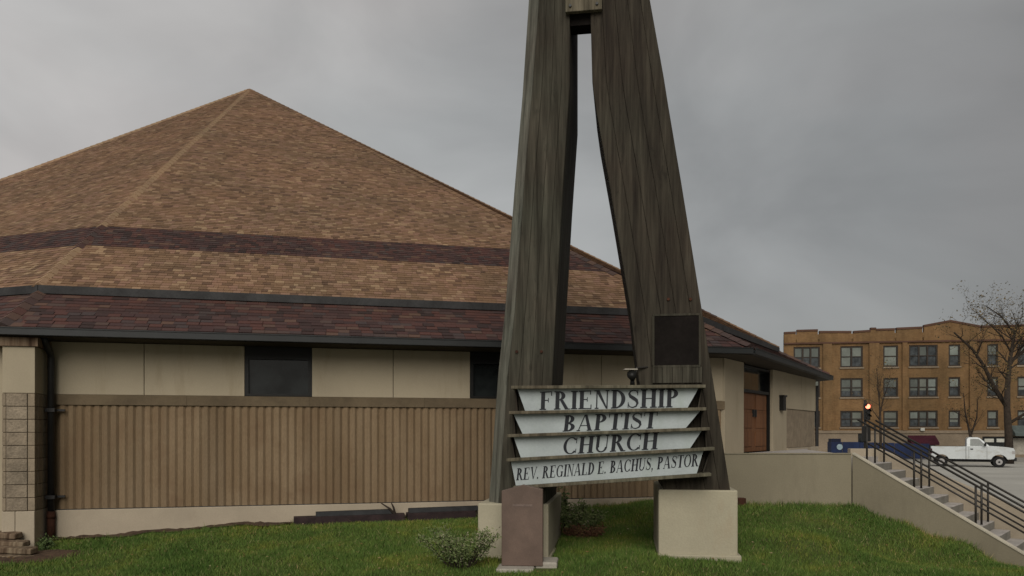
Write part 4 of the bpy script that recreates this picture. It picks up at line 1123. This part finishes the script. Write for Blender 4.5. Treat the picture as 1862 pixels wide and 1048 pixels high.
for (a, c_) in ((1791, 1808), (1813, 1827)):
    b = MB(); z_ = FA.z(1810, 801); b.fbox(FA, FA.u(a), FA.u(c_), -.11, -.09, z_ - .18, z_ + .16); b.build('shop_card', M['sign_white'], win)
def awning(a, c_, y0, y1, m):
    u0, u1 = FA.u(a), FA.u(c_); z0, z1 = FA.z(a, y1), FA.z(a, y0); P = FA.p
    b = MB(); b.hexa([P(u0, 1.1, z0), P(u1, 1.1, z0), P(u1, .03, z0 + .2), P(u0, .03, z0 + .2), P(u0, 1.1, z0 + .25), P(u1, 1.1, z0 + .25), P(u1, .03, z1), P(u0, .03, z1)])
    b.build('awning', m, apt)
awning(1650, 1700, 792, 809, M['awning_red']); awning(1836, 1896, 774, 793, M['awning_grey'])
b = MB(); z_ = FA.z(1675, 781); b.fbox(FA, FA.u(1672), FA.u(1679), .12, .35, z_ - .14, z_ + .14); b.build('wall_lamp', M['sign_white'], apt)

# blue barrier
FB = Frame(27.9, 68.5, 1, -.06)
bar = thing('blue_barrier', (31, 68.5, .13), 'long low blue barrier with pale round emblem on its taller end, far pavement', 'barrier')
x = FB.u(1532)
while x < FB.u(1672):
    b = MB(); b.fbox(FB, x + .02, x + 1.48, -.06, 0, .2, FB.z(1600, 804 + (x - FB.u(1532)) * .5)); b.build('panel', M['blue'], bar); x += 1.5
b = MB(); b.fbox(FB, FB.u(1511), FB.u(1531), -.9, .1, .13, FB.z(1520, 804)); eb = b.build('end_box', M['blue'], bar)
b = MB(); b.fbox(FB, FB.u(1512), FB.u(1529), -.8, .0, FB.z(1520, 804) + .002, FB.z(1520, 798)); b.build('lid', M['navy'], bar)
b = MB(); c0 = FB.p(FB.u(1526), .1, FB.z(1526, 813)); c1 = FB.p(FB.u(1526), .13, FB.z(1526, 813)); b.tube([c0, c1], .26, 18); b.build('emblem', M['pale'], eb)

# ------------------------------------------------------------------ pickup truck
def pickup():
    t = thing('pickup_truck', (34.0, 57.0, 0.0), 'white single cab pickup truck parked facing right across the street', 'truck')
    LX = .87; X0, Y0 = 34.0 - 3.05 * LX, 56.1; Wd = 1.95
    def side(pts, name, m, y0=0, y1=Wd, parent=t, bev=.03, taper=None):
        k = len(pts); b = MB()
        f_ = []; g_ = []
        for (x, z) in pts:
            tp = taper(z) if taper else 0
            f_.append((X0 + x * LX, Y0 + y0 + tp, z)); g_.append((X0 + x * LX, Y0 + y1 - tp, z))
        b.quadmesh(f_ + g_, [tuple(range(k)), tuple(range(2 * k - 1, k - 1, -1))] + [(i, i + k, (i + 1) % k + k, (i + 1) % k) for i in range(k)])
        return b.build(name, m, parent, bevel=bev)
    def arch(cx, r, z0, n=9):
        pts = []
        for k in range(n + 1):
            a = math.pi - math.pi * k / n; pts.append((cx + r / LX * math.cos(a), max(z0, .42 + r * math.sin(a))))
        return pts
    wr, wf_ = .80, 4.98
    body = [(0.05, .62)] + arch(wr, .50, .58) + arch(wf_, .52, .58) + [(6.02, .62), (6.08, .75), (6.08, 1.22), (5.98, 1.40), (5.5, 1.47), (4.3, 1.55), (2.62, 1.52), (2.60, 1.50), (.02, 1.50)]
    bo = side(body, 'body', M['white_paint'])
    cab = [(2.64, 1.50), (2.66, 2.05), (2.80, 2.18), (3.45, 2.18), (3.62, 2.12), (4.32, 1.53)]
    tp = lambda z: .04 + max(0, z - 1.5) * .28
    ca = side(cab, 'cab', M['white_paint'], taper=tp)
    b = MB()
    w0 = [(2.90, 1.55), (4.08, 1.55), (3.55, 2.06), (2.92, 2.06)]
    for s, yy in ((0, Y0 - .012), (1, Y0 + Wd + .012)):
        P = [(X0 + x * LX, (Y0 + tp(z) - .008) if s == 0 else (Y0 + Wd - tp(z) + .008), z) for x, z in w0]
        Q = [(X0 + x * LX, (Y0 + tp(z) + .02) if s == 0 else (Y0 + Wd - tp(z) - .02), z) for x, z in w0]
        b = MB(); b.hexa(P + Q) if s == 0 else b.hexa(Q + P); b.build('side_window', M['car_glass'], ca)
    b = MB(); b.hexa([(X0 + 4.33 * LX, Y0 + .14, 1.56), (X0 + 4.34 * LX, Y0 + .14, 1.57), (X0 + 4.34 * LX, Y0 + Wd - .14, 1.57), (X0 + 4.33 * LX, Y0 + Wd - .14, 1.56), (X0 + 3.66 * LX, Y0 + .24, 2.10), (X0 + 3.67 * LX, Y0 + .24, 2.11), (X0 + 3.67 * LX, Y0 + Wd - .24, 2.11), (X0 + 3.66 * LX, Y0 + Wd - .24, 2.10)]); b.build('windscreen', M['car_glass'], ca)
    # door outline and handle, mirror
    b = MB(); b.box(X0 + 2.80 * LX, X0 + 2.815 * LX, Y0 - .006, Y0, .62, 1.5); b.box(X0 + 4.10 * LX, X0 + 4.115 * LX, Y0 - .006, Y0, .62, 1.5); b.box(X0 + 2.58 * LX, X0 + 2.61 * LX, Y0 - .006, Y0, .6, 1.5); b.build('door_seam', M['trim'], bo)
    b = MB(); b.box(X0 + 2.92 * LX, X0 + 3.12 * LX, Y0 - .03, Y0, 1.28, 1.36); b.build('door_handle', M['trim'], bo)
    b = MB(); b.box(X0 + 3.92 * LX, X0 + 4.05 * LX, Y0 - .28, Y0 - .04, 1.56, 1.80); b.build('mirror', M['trim'], ca)
    for cx in (wr, wf_):
        for yy in (Y0 + .02, Y0 + Wd - .27):
            b = MB(); b.tube([(X0 + cx * LX, yy, .40), (X0 + cx * LX, yy + .25, .40)], .40, 22)
            w = b.build('wheel', M['tyre'], t, bevel=.02)
            b = MB(); yo = yy - .006 if yy < Y0 + 1 else yy + .22
            b.tube([(X0 + cx * LX, yo, .40), (X0 + cx * LX, yo + .04, .40)], .21, 18); b.build('rim', M['rim'], w)
            b = MB(); b.tube([(X0 + cx * LX, yo - .02, .40), (X0 + cx * LX, yo + .01, .40)], .07, 10); b.build('hub', M['trim'], w)
    b = MB(); b.box(X0 + .25 * LX, X0 + 5.6 * LX, Y0 + .3, Y0 + Wd - .3, .38, .70); b.build('chassis', M['trim'], t)
    b = MB(); b.box(X0 + 6.03 * LX, X0 + 6.2 * LX, Y0 - .01, Y0 + Wd + .01, .48, .72); b.build('bumper', M['trim'], t, bevel=.03)
    b = MB(); b.box(X0 - .12, X0 + .04, Y0, Y0 + Wd, .52, .70); b.build('bumper', M['trim'], t, bevel=.03)
    for yy in (Y0 - .004, Y0 + Wd - .3):
        b = MB(); b.box(X0 + 5.86 * LX, X0 + 6.09 * LX, yy, yy + .3, .98, 1.20); b.build('headlight', M['rim'], bo)
    for yy in (Y0 - .012, Y0 + Wd - .09):
        b = MB(); b.box(X0 - .01, X0 + .09, yy, yy + .1, .98, 1.34); b.build('tail_light', M['awning_red'], bo)
    b = MB(); b.box(X0 + .30 * LX, X0 + 2.45 * LX, Y0 + .12, Y0 + Wd - .12, 1.495, 1.503); b.build('bed', M['trim'], bo)
    t.rotation_euler[2] = R(-27)
pickup()

# ------------------------------------------------------------------ traffic signal
ts = thing('traffic_signal', (23.1, 50.0, 0), 'traffic signal with lit red lamp on a dark pole behind the steps', 'traffic light')
px0 = kx(1573) * 50
b = MB(); b.tube([(px0, 50, 0), (px0, 50, 4.65)], .085, 10); b.tube([(px0, 50, 0), (px0, 50, .5)], .16, 10); b.build('pole', M['rail'], ts, smooth=True)
hx = kx(1577) * 49.7
b = MB(); b.box(hx - .18, hx + .18, 49.62, 49.88, 3.35, 4.42); hd = b.build('signal_head', M['frame'], ts, bevel=.03)
mr_, nt, bb = base_mat('red_signal_light', .4); bb.inputs['Base Color'].default_value = (.5, .02, .01, 1); bb.inputs['Emission Color'].default_value = (1, .20, .11, 1); bb.inputs['Emission Strength'].default_value = 2.6
for k, z in enumerate((4.22, 3.89, 3.55)):
    b = MB(); b.tube([(hx, 49.62, z), (hx, 49.59, z)], .15 if k == 0 else .13, 18); b.build('lens', mr_ if k == 0 else M['trim'], hd)
    b = MB()
    for q in range(9):
        a0, a1 = math.pi * q / 9, math.pi * (q + 1) / 9
        p4 = [(hx + .165 * math.cos(a0), 49.62, z + .165 * math.sin(a0)), (hx + .165 * math.cos(a1), 49.62, z + .165 * math.sin(a1)), (hx + .165 * math.cos(a1), 49.40, z + .165 * math.sin(a1)), (hx + .165 * math.cos(a0), 49.40, z + .165 * math.sin(a0))]
        b.quadmesh(p4, [(0, 1, 2, 3)])
    b.build('visor', M['frame'], hd)
b = MB(); b.box(px0 - .28, px0 + .24, 49.7, 49.9, 1.95, 2.95); b.build('pedestrian_signal', M['frame'], ts, bevel=.03)

# ------------------------------------------------------------------ trees
def grow(mb, tips, p, d, length, rad, depth, spread=.5, up=.12):
    segs_ = 3; pts = [p.copy()]; rads = [rad]
    q = p.copy(); dd = d.copy()
    for k in range(segs_):
        dd = (dd + Vector((random.gauss(0, .10), random.gauss(0, .10), random.gauss(0, .07) + up * .2))).normalized()
        q = q + dd * (length / segs_); pts.append(q.copy()); rads.append(rad * (1 - .42 * (k + 1) / segs_))
    mb.tube(pts, rads, 7 if rad > .06 else (5 if rad > .02 else 3))
    if depth == 0:
        tips.append(q); return
    nb = 3 if depth > 1 else 4
    for k in range(nb):
        f = random.uniform(.35, 1.0) if k else 1.0
        idx = f * segs_; i = min(segs_ - 1, int(idx)); base = pts[i].lerp(pts[i + 1], idx - i)
        v = (dd + Vector((random.gauss(0, 1), random.gauss(0, 1), random.gauss(0, .6))) * spread).normalized(); v.z += up; v.normalize()
        grow(mb, tips, base, v, length * random.uniform(.55, .8), rads[-1] * random.uniform(.55, .85), depth - 1, spread, up)
def tree(label, base, limbs, leafn, leafsize, trunk_r, cat='tree', clump=.35, name='tree'):
    t = thing(name, base, label, cat)
    tr = MB(); br = MB(); tips = []
    tr.tube([Vector(p) for p in limbs['trunk']], limbs['tr'], 9)
    for L_ in limbs['limbs']:
        pts = [Vector(p) for p in L_['p']]
        rs = [L_['r'] * (1 - .7 * i / (len(pts) - 1)) for i in range(len(pts))]
        br.tube(pts, rs, 7)
        for i in range(1, len(pts)):
            for _ in range(L_.get('n', 3)):
                f = random.random(); b0 = pts[i - 1].lerp(pts[i], f); d = (pts[i] - pts[i - 1]).normalized()
                v = (d * .7 + Vector((random.gauss(0, 1), random.gauss(0, 1), random.gauss(0, .5))) * .7 + Vector((0, 0, .25))).normalized()
                grow(br, tips, b0, v, L_.get('l', 1.6) * random.uniform(.6, 1.1), rs[i] * .55, L_.get('d', 3), .55)
    tr.build('trunk', M['bark'], t, smooth=True); br.build('branches', M['bark'], t)
    lf = MB()
    for _ in range(leafn):
        if not tips: break
        tp = random.choice(tips) if random.random() < .5 else tips[(int(random.random() ** 2 * len(tips)))]
        p = tp + Vector((random.gauss(0, clump), random.gauss(0, clump), random.gauss(0, clump * .8)))
        a = Vector((random.gauss(0, 1), random.gauss(0, 1), random.gauss(0, 1))).normalized(); o_ = a.orthogonal().normalized(); s = leafsize * random.uniform(.6, 1.4)
        lf.quadmesh([p - a * s, p + o_ * s * .6, p + a * s, p - o_ * s * .6], [(0, 1, 2, 3)], (random.random(), 0, 0))
    if leafn: tag(lf.build('crown', M['leaf_dark'], t, color=True), kind='stuff')
random.seed(21)
def W(px, py, D): return (kx(px) * D, D, zz(py, D))
D_ = 62
tree('large nearly bare dark tree beside the white pickup at the right edge', (kx(1834) * D_, D_, .1),
     {'trunk': [(kx(1835) * D_, D_, .0), W(1834, 790, D_), W(1831, 742, D_), W(1832, 700, D_ + .3)], 'tr': [.36, .29, .24, .20],
      'limbs': [{'p': [W(1830, 738, D_), W(1808, 705, D_ - .4), W(1789, 665, D_ - .8), W(1768, 635, D_ - 1), W(1735, 605, D_ - 1.3)], 'r': .20, 'n': 3, 'l': 1.5},
                {'p': [W(1832, 700, D_ + .3), W(1837, 650, D_ + .5), W(1844, 612, D_ + .6), W(1850, 585, D_ + .8)], 'r': .20, 'n': 6, 'l': 1.5},
                {'p': [W(1834, 660, D_ + .5), W(1860, 640, D_ + .8), W(1890, 600, D_ + 1), W(1915, 565, D_ + 1)], 'r': .16, 'n': 3, 'l': 1.8},
                {'p': [W(1844, 605, D_ + .6), W(1820, 575, D_ + .3), W(1792, 556, D_)], 'r': .09, 'n': 3, 'l': 1.1}, {'p': [W(1838, 640, D_ + .5), W(1822, 612, D_), W(1800, 590, D_ - .5), W(1778, 572, D_ - .8)], 'r': .08, 'n': 5, 'l': 1.4},
                {'p': [W(1835, 770, D_), W(1870, 748, D_ - 1), W(1920, 720, D_ - 1)], 'r': .13, 'n': 3, 'l': 1.5}]}, 2500, .085, .4, clump=.30)
D2 = 60
tree('small thin leafless tree with reddish twigs behind the traffic signal', (kx(1602) * D2, D2, .1),
     {'trunk': [(kx(1602) * D2, D2, 0), W(1601, 780, D2), W(1600, 740, D2)], 'tr': [.12, .09, .07],
      'limbs': [{'p': [W(1600, 745, D2), W(1597, 710, D2), W(1594, 670, D2)], 'r': .06, 'n': 7, 'l': 1.2, 'd': 3},
                {'p': [W(1600, 752, D2), W(1608, 720, D2), W(1618, 690, D2)], 'r': .05, 'n': 6, 'l': 1.1, 'd': 3},
                {'p': [W(1600, 765, D2), W(1586, 745, D2), W(1572, 725, D2)], 'r': .04, 'n': 4, 'l': .8, 'd': 2}]}, 350, .06, .4, clump=.25, name='tree')
D3 = 66
tree('slender twin stemmed bare tree behind the cab of the white pickup', (kx(1766) * D3, D3, .1),
     {'trunk': [(kx(1766) * D3, D3, 0), W(1766, 800, D3), W(1762, 780, D3)], 'tr': [.16, .13, .10],
      'limbs': [{'p': [W(1762, 782, D3), W(1755, 750, D3), W(1752, 715, D3)], 'r': .09, 'n': 3, 'l': 1.2, 'd': 2},
                {'p': [W(1766, 790, D3), W(1776, 760, D3), W(1778, 725, D3)], 'r': .09, 'n': 3, 'l': 1.2, 'd': 2}]}, 260, .08, .4, clump=.3)
bpy.context.view_layer.update()
